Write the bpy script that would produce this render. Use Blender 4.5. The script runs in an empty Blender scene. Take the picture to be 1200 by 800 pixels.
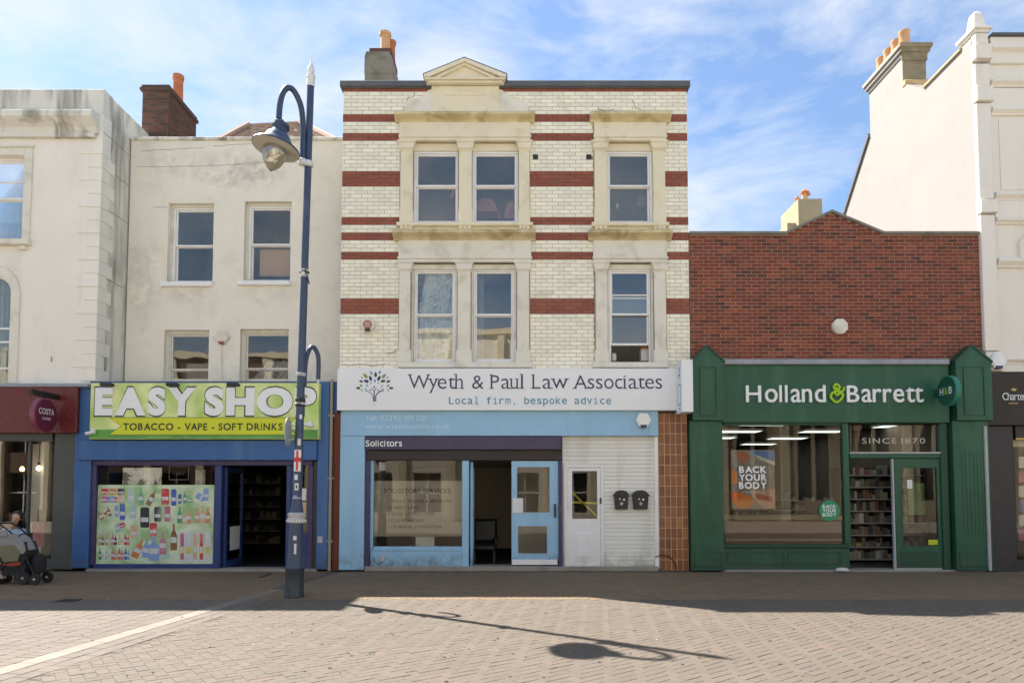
import bpy, bmesh, math, random
from mathutils import Vector, Matrix
random.seed(7)
R = math.radians
S = bpy.context.scene
COL = S.collection
# ------------------------------------------------------------------ camera
F, CAMD, EYE, PITCH = 788.0, 14.0, 1.6, R(2.9)
PPY = 578 - F * math.tan(PITCH)
cam = bpy.data.cameras.new('camera'); cam_o = bpy.data.objects.new('camera', cam); COL.objects.link(cam_o)
cam_o.location = (0, -CAMD, EYE); cam_o.rotation_euler = (R(90) + PITCH, 0, 0)
cam.sensor_width = 36; cam.lens = 36 * F / 1200; cam.shift_y = (PPY - 400) / 1200
cam.clip_start = .1; cam.clip_end = 3000
S.camera = cam_o
# ------------------------------------------------------------------ sky and sun
SUN = Vector((-.627, .458, 1.0)).normalized()
SUN_EL = math.asin(SUN.z); SUN_AZ = math.atan2(SUN.x, SUN.y)
w = bpy.data.worlds.new('World'); S.world = w; w.use_nodes = True
nt = w.node_tree; nt.nodes.clear(); N = nt.nodes.new; L = nt.links.new
out = N('ShaderNodeOutputWorld'); bg = N('ShaderNodeBackground'); L(bg.outputs[0], out.inputs[0])
sky = N('ShaderNodeTexSky'); sky.sky_type = 'NISHITA'; sky.sun_disc = False
sky.sun_elevation = SUN_EL; sky.sun_rotation = SUN_AZ; sky.air_density = 1.0; sky.dust_density = .6; sky.ozone_density = 1.6
tc = N('ShaderNodeTexCoord'); mp = N('ShaderNodeMapping'); mp.inputs['Scale'].default_value = (1.0, 1.0, 2.4); mp.inputs['Location'].default_value = (3.1, 1.2, .35)
L(tc.outputs['Generated'], mp.inputs[0])
nz = N('ShaderNodeTexNoise'); nz.inputs['Scale'].default_value = 4.2; nz.inputs['Detail'].default_value = 10; nz.inputs['Roughness'].default_value = .60; nz.inputs['Distortion'].default_value = .35
L(mp.outputs[0], nz.inputs[0])
cr = N('ShaderNodeValToRGB'); cr.color_ramp.elements[0].position = .40; cr.color_ramp.elements[1].position = .66
cr.color_ramp.elements[0].color = (.20, .20, .20, 1); cr.color_ramp.elements[1].color = (.82, .82, .82, 1)
L(nz.outputs[0], cr.inputs[0])
mx = N('ShaderNodeMix'); mx.data_type = 'RGBA'; hs_ = N('ShaderNodeHueSaturation'); hs_.inputs['Saturation'].default_value = 1.32; hs_.inputs['Value'].default_value = .95; L(sky.outputs[0], hs_.inputs['Color']); L(cr.outputs[0], mx.inputs['Factor']); L(hs_.outputs[0], mx.inputs['A'])
mx.inputs['B'].default_value = (4.1, 4.3, 4.6, 1)
L(mx.outputs['Result'], bg.inputs[0]); bg.inputs[1].default_value = .077
sl = bpy.data.lights.new('sun', 'SUN'); sl.energy = 5.0; sl.angle = R(.5); sl.color = (1.0, .93, .83)
sun_o = bpy.data.objects.new('sun', sl); COL.objects.link(sun_o); sun_o.rotation_euler = SUN.to_track_quat('Z', 'Y').to_euler()
sun_o.location = (0, 0, 30)
S.view_settings.view_transform = 'Standard'; S.view_settings.look = 'None'; S.view_settings.gamma = 1.0
S.view_settings.use_curve_mapping = False; S.view_settings.exposure = 1.60

# ------------------------------------------------------------------ measuring: sight line of the survey photo met with a real plane
def ray(u, v):
    t = (PPY - v) / F
    return (u - 600) / F, math.cos(PITCH) - t * math.sin(PITCH), math.sin(PITCH) + t * math.cos(PITCH)
def P(u, v, y=0.0):
    dx, dy, dz = ray(u, v); k = (y + CAMD) / dy
    return k * dx, EYE + k * dz
def Xp(u, v=450, y=0.0): return P(u, v, y)[0]
def Zp(v, y=0.0): return P(600, v, y)[1]
def SP(u, v, x):
    dx, dy, dz = ray(u, v); k = x / dx
    return k * dy - CAMD, EYE + k * dz
def GP(u, v):
    dx, dy, dz = ray(u, v); k = -EYE / dz
    return k * dx, k * dy - CAMD
def RC(u0, v0, u1, v1, y=0.0):
    vm = (v0 + v1) / 2
    return Xp(u0, vm, y), Xp(u1, vm, y), Zp(v1, y), Zp(v0, y)

# ------------------------------------------------------------------ mesh builder
class MB:
    def __init__(s): s.v = []; s.f = []; s.m = []
    def quad(s, pts, mi=0):
        n = len(s.v); s.v += [tuple(p) for p in pts]; s.f.append(tuple(range(n, n + len(pts)))); s.m.append(mi); return s
    def box(s, x0, x1, y0, y1, z0, z1, mi=0, b=0.0):
        if x1 < x0: x0, x1 = x1, x0
        if y1 < y0: y0, y1 = y1, y0
        if z1 < z0: z0, z1 = z1, z0
        b = min(b, (x1 - x0) * .45, (z1 - z0) * .45, (y1 - y0) * .9)
        n = len(s.v)
        if b > 0:       # chamfer round the front (-y) face
            s.v += [(x0, y1, z0), (x1, y1, z0), (x1, y1, z1), (x0, y1, z1), (x0, y0 + b, z0), (x1, y0 + b, z0), (x1, y0 + b, z1), (x0, y0 + b, z1),
                    (x0 + b, y0, z0 + b), (x1 - b, y0, z0 + b), (x1 - b, y0, z1 - b), (x0 + b, y0, z1 - b)]
            F_ = [(8, 9, 10, 11), (0, 3, 2, 1)]
            for i in range(4):
                j = (i + 1) % 4; F_.append((4 + i, 4 + j, 8 + j, 8 + i)); F_.append((i, j, 4 + j, 4 + i))
        else:
            s.v += [(x0, y0, z0), (x1, y0, z0), (x1, y1, z0), (x0, y1, z0), (x0, y0, z1), (x1, y0, z1), (x1, y1, z1), (x0, y1, z1)]
            F_ = [(0, 3, 2, 1), (4, 5, 6, 7), (0, 1, 5, 4), (1, 2, 6, 5), (2, 3, 7, 6), (3, 0, 4, 7)]
        s.f += [tuple(n + i for i in f) for f in F_]; s.m += [mi] * len(F_); return s
    def prism(s, pts, a0, a1, axis='y', mi=0):
        """polygon pts (p,q) extruded along axis; axis y: (x,z); axis x: (y,z); axis z: (x,y)"""
        def mk(p, a):
            return (p[0], a, p[1]) if axis == 'y' else (a, p[0], p[1]) if axis == 'x' else (p[0], p[1], a)
        n = len(s.v); k = len(pts)
        s.v += [mk(p, a0) for p in pts] + [mk(p, a1) for p in pts]
        s.f.append(tuple(n + i for i in range(k))[::-1]); s.f.append(tuple(n + k + i for i in range(k)))
        for i in range(k):
            j = (i + 1) % k; s.f.append((n + i, n + j, n + k + j, n + k + i))
        s.m += [mi] * (k + 2); return s
    def lathe(s, prof, c=(0, 0, 0), seg=20, axis='z', mi=0, sx=1, sy=1):
        n = len(s.v)
        for r, h in prof:
            for i in range(seg):
                a = 2 * math.pi * i / seg; p = (r * math.cos(a) * sx, r * math.sin(a) * sy)
                q = (p[0], p[1], h) if axis == 'z' else (p[0], h, p[1]) if axis == 'y' else (h, p[0], p[1])
                s.v.append((c[0] + q[0], c[1] + q[1], c[2] + q[2]))
        for j in range(len(prof) - 1):
            for i in range(seg):
                k = (i + 1) % seg
                s.f.append((n + j * seg + i, n + j * seg + k, n + (j + 1) * seg + k, n + (j + 1) * seg + i)); s.m.append(mi)
        s.f.append(tuple(n + i for i in range(seg))[::-1]); s.f.append(tuple(n + (len(prof) - 1) * seg + i for i in range(seg))); s.m += [mi, mi]
        return s
    def tube(s, pts, rad, seg=10, mi=0):
        n = len(s.v); pts = [Vector(p) for p in pts]
        rs = rad if isinstance(rad, (list, tuple)) else [rad] * len(pts)
        up = None
        for i, p in enumerate(pts):
            t = (pts[min(i + 1, len(pts) - 1)] - pts[max(i - 1, 0)]).normalized()
            if up is None: up = t.orthogonal().normalized()
            up = (up - t * up.dot(t)).normalized(); b = t.cross(up)
            for k in range(seg):
                a = 2 * math.pi * k / seg
                s.v.append(tuple(p + (up * math.cos(a) + b * math.sin(a)) * rs[i]))
        for j in range(len(pts) - 1):
            for i in range(seg):
                k = (i + 1) % seg
                s.f.append((n + j * seg + i, n + j * seg + k, n + (j + 1) * seg + k, n + (j + 1) * seg + i)); s.m.append(mi)
        s.f.append(tuple(n + i for i in range(seg))[::-1]); s.f.append(tuple(n + (len(pts) - 1) * seg + i for i in range(seg))); s.m += [mi, mi]
        return s
    def build(s, name, mats, parent=None, smooth=False, autosmooth=None, mesh=None):
        if not isinstance(mats, (list, tuple)): mats = [mats]
        o_ = origin_of(parent)
        me = bpy.data.meshes.new(name)
        me.from_pydata([(a - o_[0], b - o_[1], c - o_[2]) for a, b, c in s.v], [], s.f)
        for m in mats: me.materials.append(m)
        me.polygons.foreach_set('material_index', s.m)
        if smooth:
            me.polygons.foreach_set('use_smooth', [True] * len(s.f))
        me.validate()
        if smooth and autosmooth is not False:
            me.set_sharp_from_angle(angle=R(38))
        bm = bmesh.new(); bm.from_mesh(me); bmesh.ops.recalc_face_normals(bm, faces=bm.faces); bm.to_mesh(me); bm.free()
        o = bpy.data.objects.new(name, me); COL.objects.link(o)
        if parent: o.parent = parent
        return o
ORG = {}
def origin_of(p):
    if p is None: return Vector((0, 0, 0))
    r = Vector((0, 0, 0))
    while p is not None: r = r + p.location; p = p.parent
    return r
def thing(name, label, cat, loc=(0, 0, 0), group=None, rz=0):
    o = bpy.data.objects.new(name, None); COL.objects.link(o); o.location = loc; o.empty_display_size = .3
    o['label'] = label; o['category'] = cat
    if group: o['group'] = group
    return o
def tag(o, label, cat, group=None):
    o['label'] = label; o['category'] = cat
    if group: o['group'] = group
    return o
def struct(o): o['kind'] = 'structure'; return o
def stuff(o): o['kind'] = 'stuff'; return o
def copy_tree(o, parent=None):
    c = o.copy(); COL.objects.link(c); c.parent = parent
    for ch in list(o.children): copy_tree(ch, c)
    return c

# ------------------------------------------------------------------ materials
def M(name, col, rough=.6, var=.10, scale=3.0, dirt=0.0, dirtcol=(.12, .10, .07), bump=.15, bscale=60, metal=0.0, streak=False, spec=.5,
      rand=0.0, palette=None, dlo=.52, dhi=.68, coat=0.0, trans=0.0, drip=0.0, patches=None, pcol=(.30, .29, .25), emis=None, es=0.0):
    m = bpy.data.materials.new(name); m.use_nodes = True; nt = m.node_tree; N = nt.nodes.new; L = nt.links.new
    b = nt.nodes['Principled BSDF']; b.inputs['Roughness'].default_value = rough; b.inputs['Metallic'].default_value = metal
    b.inputs['Specular IOR Level'].default_value = spec; b.inputs['Coat Weight'].default_value = coat; b.inputs['Coat Roughness'].default_value = .08
    geo = N('ShaderNodeNewGeometry')
    def noise(sc, det=5, vec=None, dis=0):
        n = N('ShaderNodeTexNoise'); n.inputs['Scale'].default_value = sc; n.inputs['Detail'].default_value = det; n.inputs['Distortion'].default_value = dis
        L(vec if vec else geo.outputs['Position'], n.inputs['Vector']); return n.outputs[0]
    def math_(op, a, bb=None, clamp=False):
        n = N('ShaderNodeMath'); n.operation = op; n.use_clamp = clamp
        for i, x in enumerate((a, bb)):
            if x is None: continue
            if isinstance(x, (int, float)): n.inputs[i].default_value = x
            else: L(x, n.inputs[i])
        return n.outputs[0]
    def mix(f, a, bb):
        n = N('ShaderNodeMix'); n.data_type = 'RGBA'
        for k, x in (('Factor', f), ('A', a), ('B', bb)):
            if isinstance(x, (int, float)): n.inputs[k].default_value = x
            elif isinstance(x, tuple): n.inputs[k].default_value = (*x, 1)
            else: L(x, n.inputs[k])
        return n.outputs['Result']
    c = None
    if rand or palette:
        oi = N('ShaderNodeObjectInfo')
        rv = math_('FRACT', math_('ADD', oi.outputs['Random'], geo.outputs['Random Per Island']))
    if palette:
        cr = N('ShaderNodeValToRGB'); e = cr.color_ramp.elements; cr.color_ramp.interpolation = 'CONSTANT' if len(palette) > 6 else 'LINEAR'
        while len(e) < len(palette): e.new(.5)
        for i, p in enumerate(palette): e[i].position = i / len(palette) if len(palette) > 6 else i / (len(palette) - 1); e[i].color = (*p, 1)
        L(rv, cr.inputs[0]); c = cr.outputs[0]
    hsv = N('ShaderNodeHueSaturation')
    if c is None: hsv.inputs['Color'].default_value = (*col, 1)
    else: L(c, hsv.inputs['Color'])
    v1 = noise(scale, 6); v2 = noise(scale * 9, 3)
    val = math_('ADD', math_('MULTIPLY', math_('SUBTRACT', v1, .5), var * 3), 1.0)
    val = math_('ADD', val, math_('MULTIPLY', math_('SUBTRACT', v2, .5), var * 1.4))
    if rand: val = math_('ADD', val, math_('MULTIPLY', math_('SUBTRACT', rv, .5), rand))
    L(val, hsv.inputs['Value'])
    cout = hsv.outputs[0]
    if dirt > 0:
        mp = N('ShaderNodeMapping'); mp.inputs['Scale'].default_value = (1, 1, .16 if streak else 1)
        L(geo.outputs['Position'], mp.inputs[0])
        dn = noise(2.2 if not streak else 3.0, 9, mp.outputs[0], .6)
        rr = N('ShaderNodeMapRange'); rr.inputs['From Min'].default_value = dlo; rr.inputs['From Max'].default_value = dhi; L(dn, rr.inputs['Value'])
        cout = mix(math_('MULTIPLY', rr.outputs[0], dirt), cout, dirtcol)
    if patches:
        sx_ = N('ShaderNodeSeparateXYZ'); L(geo.outputs['Position'], sx_.inputs[0]); acc = None
        for (px_, pz_, rx_, rz_, st_) in patches:
            dx_ = math_('POWER', math_('ABSOLUTE', math_('DIVIDE', math_('SUBTRACT', sx_.outputs[0], px_), rx_)), 2.0); dz_ = math_('POWER', math_('ABSOLUTE', math_('DIVIDE', math_('SUBTRACT', sx_.outputs[2], pz_), rz_)), 2.0)
            k_ = math_('MULTIPLY', math_('SUBTRACT', 1.0, math_('ADD', dx_, dz_), True), st_); acc = k_ if acc is None else math_('MAXIMUM', acc, k_)
        mr = N('ShaderNodeMapRange'); mr.inputs['From Min'].default_value = .38; mr.inputs['From Max'].default_value = .66; L(noise(4.5, 9, None, .8), mr.inputs['Value'])
        cout = mix(math_('MULTIPLY', acc, mr.outputs[0], True), cout, pcol)
    L(cout, b.inputs['Base Color'])
    if bump:
        bn = N('ShaderNodeBump'); bn.inputs['Strength'].default_value = bump; bn.inputs['Distance'].default_value = .02
        L(noise(bscale, 5), bn.inputs['Height']); L(bn.outputs[0], b.inputs['Normal'])
    rr = math_('ADD', math_('MULTIPLY', math_('SUBTRACT', v2, .5), .25), rough, True); L(rr, b.inputs['Roughness'])
    if emis: b.inputs['Emission Color'].default_value = (*emis, 1); b.inputs['Emission Strength'].default_value = es
    return m
def glass(name, refl=.12, tint=(.80, .84, .83), wav=.0, rough=.01):
    m = bpy.data.materials.new(name); m.use_nodes = True; nt = m.node_tree; nt.nodes.clear(); N = nt.nodes.new; L = nt.links.new
    o = N('ShaderNodeOutputMaterial'); mxs = N('ShaderNodeMixShader'); t = N('ShaderNodeBsdfTransparent'); g = N('ShaderNodeBsdfGlossy')
    t.inputs[0].default_value = (*tint, 1); g.inputs['Roughness'].default_value = rough; g.inputs[0].default_value = (1, .97, .92, 1)
    fr = N('ShaderNodeFresnel'); fr.inputs['IOR'].default_value = 1.5
    a = N('ShaderNodeMath'); a.operation = 'ADD'; a.use_clamp = True; L(fr.outputs[0], a.inputs[0]); a.inputs[1].default_value = refl
    geo = N('ShaderNodeNewGeometry'); n = N('ShaderNodeTexNoise'); n.inputs['Scale'].default_value = 1.6; n.inputs['Detail'].default_value = 1; L(geo.outputs['Position'], n.inputs['Vector'])
    bn = N('ShaderNodeBump'); bn.inputs['Strength'].default_value = wav; bn.inputs['Distance'].default_value = .02; L(n.outputs[0], bn.inputs['Height']); L(bn.outputs[0], g.inputs['Normal'])
    L(a.outputs[0], mxs.inputs[0]); L(t.outputs[0], mxs.inputs[1]); L(g.outputs[0], mxs.inputs[2]); L(mxs.outputs[0], o.inputs[0])
    return m
def lamp_mat(name, col, s):
    m = bpy.data.materials.new(name); m.use_nodes = True; b = m.node_tree.nodes['Principled BSDF']
    b.inputs['Base Color'].default_value = (*col, 1); b.inputs['Emission Color'].default_value = (*col, 1); b.inputs['Emission Strength'].default_value = s
    return m
m_stucco = M('white_stucco', (.82, .79, .70), .85, .04, 1.2, .22, (.30, .27, .20), .25, 30, streak=True, dlo=.53, dhi=.82)
m_stucco_dirty = M('stained_stucco', (.72, .70, .62), .9, .06, 2, .85, (.13, .12, .09), .3, 35, streak=True, dlo=.46, dhi=.70)
m_render = M('painted_render', (.80, .76, .64), .8, .04, 1.4, .26, (.42, .40, .33), .45, 22, dlo=.52, dhi=.78, patches=[(Xp(280, 205, 1), Zp(200, 1), 1.3, .55, .55), (Xp(205, 190, 1), Zp(192, 1), 1.2, .4, .3), (Xp(170, 320, 1), Zp(320, 1), .55, 1.3, .3), (Xp(325, 350, 1), Zp(345, 1), .9, .35, .2), (Xp(300, 440, 1), Zp(440, 1), 2.2, .25, .3), (Xp(220, 345, 1), Zp(346, 1), .6, .25, .35)])
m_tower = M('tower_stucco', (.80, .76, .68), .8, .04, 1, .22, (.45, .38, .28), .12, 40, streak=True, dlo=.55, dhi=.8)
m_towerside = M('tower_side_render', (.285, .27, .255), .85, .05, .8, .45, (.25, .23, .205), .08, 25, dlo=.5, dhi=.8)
m_stone = M('painted_stone', (.76, .69, .51), .75, .06, 2.5, .45, (.42, .33, .15), .2, 45, dlo=.54, dhi=.76)
m_stone2 = M('pale_painted_stone', (.74, .71, .60), .75, .06, 2.5, .55, (.34, .31, .22), .2, 45, dlo=.52, dhi=.76)
m_ledge = M('lichened_ledge_stone', (.66, .56, .33), .85, .12, 4, .8, (.30, .22, .09), .5, 40, dlo=.45, dhi=.70)
m_glazed = M('cream_glazed_brick', (.86, .82, .66), .22, .03, 2, .35, (.42, .36, .22), .05, 20, rand=.16, dlo=.58, dhi=.78)
m_glazed_red = M('oxblood_glazed_brick', (.26, .068, .028), .25, .08, 3, .12, (.34, .2, .15), .05, 20, rand=.22)
m_joint = M('dark_brick_joint', (.36, .32, .23), .95, .15, 5)
m_redbrick = M('red_brick', (.3, .1, .06), .85, .16, 2.2, .40, (.085, .045, .035), .5, 70, palette=[(.10, .038, .027), (.17, .045, .027), (.215, .052, .027), (.18, .043, .025), (.26, .070, .032), (.12, .043, .03)], rand=.25)
m_mortar = M('pale_mortar', (.40, .29, .21), .95, .12, 5, .4, (.28, .19, .13), .3)
m_oldbrick = M('sooty_brick', (.15, .08, .06), .9, .12, 5, .3, (.07, .06, .05), .5, 70, palette=[(.075, .05, .04), (.10, .058, .042), (.14, .055, .04), (.085, .055, .045)], rand=.3)
m_oldmortar = M('sooty_mortar', (.25, .22, .18), .95, .12, 5)
m_cement = M('cement_render', (.24, .22, .18), .95, .12, 3, .6, (.11, .11, .09), .5, 40)
m_olive = M('olive_cement', (.27, .23, .15), .95, .12, 3, .5, (.13, .11, .07), .4, 40)
m_buff = M('buff_render', (.36, .30, .19), .95, .1, 3, .5, (.3, .24, .16), .4, 40)
m_terra = M('terracotta', (.50, .17, .07), .85, .12, 5, .4, (.2, .1, .06), .3)
m_terra_pale = M('pale_terracotta', (.60, .36, .18), .85, .10, 5, .4, (.3, .19, .1), .3)
m_slate = M('slate_coping', (.10, .11, .12), .7, .15, 5, .3, (.2, .19, .16))
m_coping = M('weathered_coping', (.22, .21, .18), .9, .15, 5, .5, (.1, .1, .08), .4)
m_ridge = M('faded_ridge_tile', (.40, .25, .18), .9, .12, 5, .4, (.5, .42, .36))
m_tile = M('clay_roof_tile', (.40, .31, .26), .9, .15, 5, .5, (.6, .55, .48), .3, rand=.5)
m_whitepaint = M('white_gloss_paint', (.82, .82, .80), .35, .03, 4, .18, (.5, .47, .4), .05, 40)
m_creampaint = M('aged_cream_paint', (.72, .69, .60), .5, .06, 5, .4, (.4, .34, .24), .15, 50)
m_upvc = M('white_plastic', (.80, .81, .80), .3, .03, 3, .15, (.5, .48, .44), .0, patches=[(0, 0, 40, .35, .5)], pcol=(.3, .27, .22))
m_signwhite = M('white_sign_panel', (.81, .83, .84), .35, .02, 1.5, .10, (.5, .5, .48), .0, streak=True, dlo=.55, dhi=.8)
m_navytext = M('navy_print', (.045, .045, .11), .5, .0, 3, bump=0)
m_teal = M('teal_print', (.06, .27, .40), .5, .0, 3, bump=0)
GR_ = [(0, 0, 40, .38, .9)]
m_lblue = M('light_blue_paint', (.29, .52, .72), .42, .05, 2, .30, (.22, .36, .46), .04, 30, streak=True, patches=GR_, pcol=(.12, .12, .11))
m_lbtext = M('pale_blue_print', (.52, .70, .82), .5, .0, 3, bump=0)
m_navy = M('navy_panel', (.035, .03, .085), .4, .08, 3, .15, (.1, .09, .12), .0)
m_darkbox = M('dark_brown_shutter', (.035, .025, .022), .6, .1, 4)
m_purple = M('purple_metal', (.045, .035, .11), .45, .1, 4, .25, (.14, .12, .16))
m_blue = M('royal_blue_paint', (.025, .11, .31), .4, .10, 3, .35, (.10, .2, .33), .06, 30, streak=True, patches=GR_, pcol=(.06, .07, .08))
m_dblue = M('dark_blue_paint', (.02, .045, .17), .45, .1, 3, .25, (.1, .12, .2))
m_green = M('dark_green_paint', (.013, .088, .045), .5, .12, 2.5, .5, (.045, .14, .085), .05, 30, streak=True, patches=GR_, pcol=(.05, .06, .045))
m_greentrim = M('deep_green_paint', (.009, .062, .034), .5, .08, 3, .1, (.05, .1, .07))
m_teal_rim = M('teal_green_rim', (.03, .20, .15), .4, .03)
m_hbletter = M('white_letter', (.82, .84, .84), .4, .02, bump=0)
m_lime = M('lime_letter', (.38, .62, .02), .4, .03, bump=0)
m_lead = M('lead_flashing', (.30, .32, .36), .6, .15, 6, .4, (.16, .17, .18))
m_btile = M('brown_glazed_tile', (.2, .09, .04), .3, .10, 6, .35, (.10, .05, .03), .08, 25, palette=[(.17, .055, .025), (.25, .09, .032), (.21, .075, .03), (.31, .13, .05)], rand=.2)
m_grout = M('pale_grout', (.58, .36, .21), .9, .1)
m_maroon = M('maroon_panel', (.13, .018, .020), .3, .06, 2, .1, (.2, .06, .06), .0)
m_magenta = M('plum_disc', (.13, .015, .045), .35, .04, bump=0)
m_plumrim = M('plum_rim', (.22, .05, .09), .35, .03, bump=0)
m_grey = M('olive_grey_paint', (.065, .072, .062), .5, .06, 3, .2, (.11, .11, .09))
m_charcoal = M('charcoal_paint', (.032, .028, .027), .5, .08, 3, .15, (.07, .06, .05))
m_black = M('black_metal', (.015, .015, .016), .45, .1, bump=0)
m_lampblue = M('lamp_post_blue', (.035, .058, .115), .38, .12, 5, .25, (.15, .17, .2), .08, 40, dlo=.58, dhi=.7)
m_lampdark = M('lamp_base_slate', (.022, .032, .045), .5, .15, 6, .25, (.12, .12, .12), .1, 40)
m_peel = M('peeled_white_paint', (.66, .67, .66), .7, .1, 12, .5, (.2, .22, .27), .3, 60)
m_galv = M('grey_metal', (.42, .43, .43), .5, .08, 5, .3, (.2, .19, .17))
m_lens = glass('lamp_globe', .14, (.86, .87, .84))
m_hoodin = M('hood_inner', (.50, .46, .38), .5, .1, 6, .4, (.25, .2, .13))
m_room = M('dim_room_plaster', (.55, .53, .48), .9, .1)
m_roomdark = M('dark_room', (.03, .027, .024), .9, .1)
m_shopwall = M('shop_interior_wall', (.16, .13, .10), .9, .1)
m_floor = M('shop_floor', (.05, .045, .04), .5, .15)
m_officewall = M('office_wall', (.50, .45, .37), .9, .06)
m_g_old = glass('old_window_glass', .08, (.78, .82, .82), .12)
m_g_new = glass('window_glass', .13, (.80, .84, .83), .05)
m_g_shop = glass('shop_glass', .0, (.84, .87, .85), .02)
m_net = M('net_curtain', (.52, .58, .60), .9, .12, 14)
m_drape = M('grey_drape', (.42, .43, .44), .9, .2, 25)
m_plastic = M('crumpled_plastic_sheet', (.66, .70, .70), .25, .5, 7, .8, (.85, .88, .9), 1.0, 9, dlo=.5, dhi=.62)
m_blind = M('tan_blind', (.85, .62, .40), .9, .1)
m_card = M('white_card', (.72, .72, .70), .6, .05, bump=0)
m_paver = M('paving_brick', (.36, .32, .27), .85, .07, 1.2, .30, (.11, .09, .07), .35, 60, palette=[(.111, .090, .070), (.105, .087, .069), (.117, .096, .073), (.101, .085, .070), (.118, .089, .069)], rand=.10, dlo=.5, dhi=.78)
m_paver_l = M('pale_paving_brick', (.40, .35, .30), .85, .06, 1.2, .25, (.135, .115, .095), .35, 60, palette=[(.123, .101, .084), (.116, .097, .082), (.131, .109, .090), (.122, .097, .081)], rand=.10, dlo=.5, dhi=.78)
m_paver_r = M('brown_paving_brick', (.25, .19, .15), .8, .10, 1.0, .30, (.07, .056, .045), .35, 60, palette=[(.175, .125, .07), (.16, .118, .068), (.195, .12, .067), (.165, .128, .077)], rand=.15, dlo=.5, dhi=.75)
m_strip = M('cream_paving_slab', (.175, .153, .122), .8, .05, 3, .2, (.4, .34, .27), .2, 60, rand=.06)
m_sand = M('paving_joint_sand', (.10, .083, .065), .95, .12, 3)
m_iron = M('cast_iron', (.03, .03, .03), .6, .2)
m_threshold = M('concrete_threshold', (.30, .28, .24), .9, .1, 4, .4, (.15, .14, .12))

# ------------------------------------------------------------------ lettering
def text_mb(txt, x0, x1, z0, h, y, depth=.004, bold=0.0, cap=None, zfit=None):
    """flat or raised letters filling x0..x1 with cap height h on baseline z0"""
    cu = bpy.data.curves.new('t', 'FONT'); cu.body = txt; cu.size = 1; cu.offset = bold; cu.resolution_u = 4
    cu.extrude = 0
    o = bpy.data.objects.new('t', cu); COL.objects.link(o)
    dg = bpy.context.evaluated_depsgraph_get(); dg.update()
    me = o.evaluated_get(dg).to_mesh()
    vs = [tuple(v.co) for v in me.vertices]; fs = [tuple(p.vertices) for p in me.polygons]
    o.evaluated_get(dg).to_mesh_clear(); bpy.data.objects.remove(o); bpy.data.curves.remove(cu)
    if not vs: return MB()
    a, b = min(v[0] for v in vs), max(v[0] for v in vs)
    capH = .729 if cap is None else cap
    sx = (x1 - x0) / max(b - a, 1e-6) if x1 is not None else h / capH; sz = h / capH
    mb = MB(); n = len(vs)
    mb.v = [(x0 + (v[0] - a) * sx, y, z0 + v[1] * sz) for v in vs]; mb.f = list(fs); mb.m = [0] * len(fs)
    if depth > .006:        # raised: side walls along boundary edges
        cnt = {}
        for f in fs:
            for i in range(len(f)):
                e = (f[i], f[(i + 1) % len(f)]); cnt[e] = 1
        mb.v += [(p[0], y + depth, p[2]) for p in mb.v[:n]]
        for (i, j) in list(cnt):
            if (j, i) not in cnt: mb.f.append((i, j, j + n, i + n)); mb.m.append(0)
    return mb
def glyph_width(txt, bold=0):
    mb = text_mb(txt, 0, None, 0, .729, 0, bold=bold); xs = [v[0] for v in mb.v]; return max(xs) - min(xs)
_gm = {}
def gmetrics(ch):
    if ch not in _gm:
        ws = glyph_width('|' + ch + '|') - glyph_width('||') if ch != ' ' else .32
        mb = text_mb('|' + ch, 0, None, 0, .729, 0)
        if ch == ' ': _gm[ch] = (.32, 0, 0)
        else:
            me = text_mb(ch, 0, None, 0, .729, 0); wd = max(v[0] for v in me.v)
            bar = glyph_width('|'); tot = max(v[0] for v in mb.v)
            _gm[ch] = (ws, tot - wd, wd)        # advance, left offset after a bar, ink width
    return _gm[ch]
XH0 = None
def remap(mb, z0, h, xh, cap=.729):
    """lift the lower-case body to the tall x-height of the lettering in the place"""
    global XH0
    if XH0 is None: XH0 = max(v[2] for v in text_mb('x', 0, None, 0, .729, 0).v) / .729
    out = []
    for (x, y, z) in mb.v:
        t = (z - z0) / h
        if 0 < t <= XH0: t *= xh / XH0
        elif t > XH0 and t < 1: t = xh + (t - XH0) * (1 - xh) / (1 - XH0)
        out.append((x, y, z0 + t * h))
    mb.v = out
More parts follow.
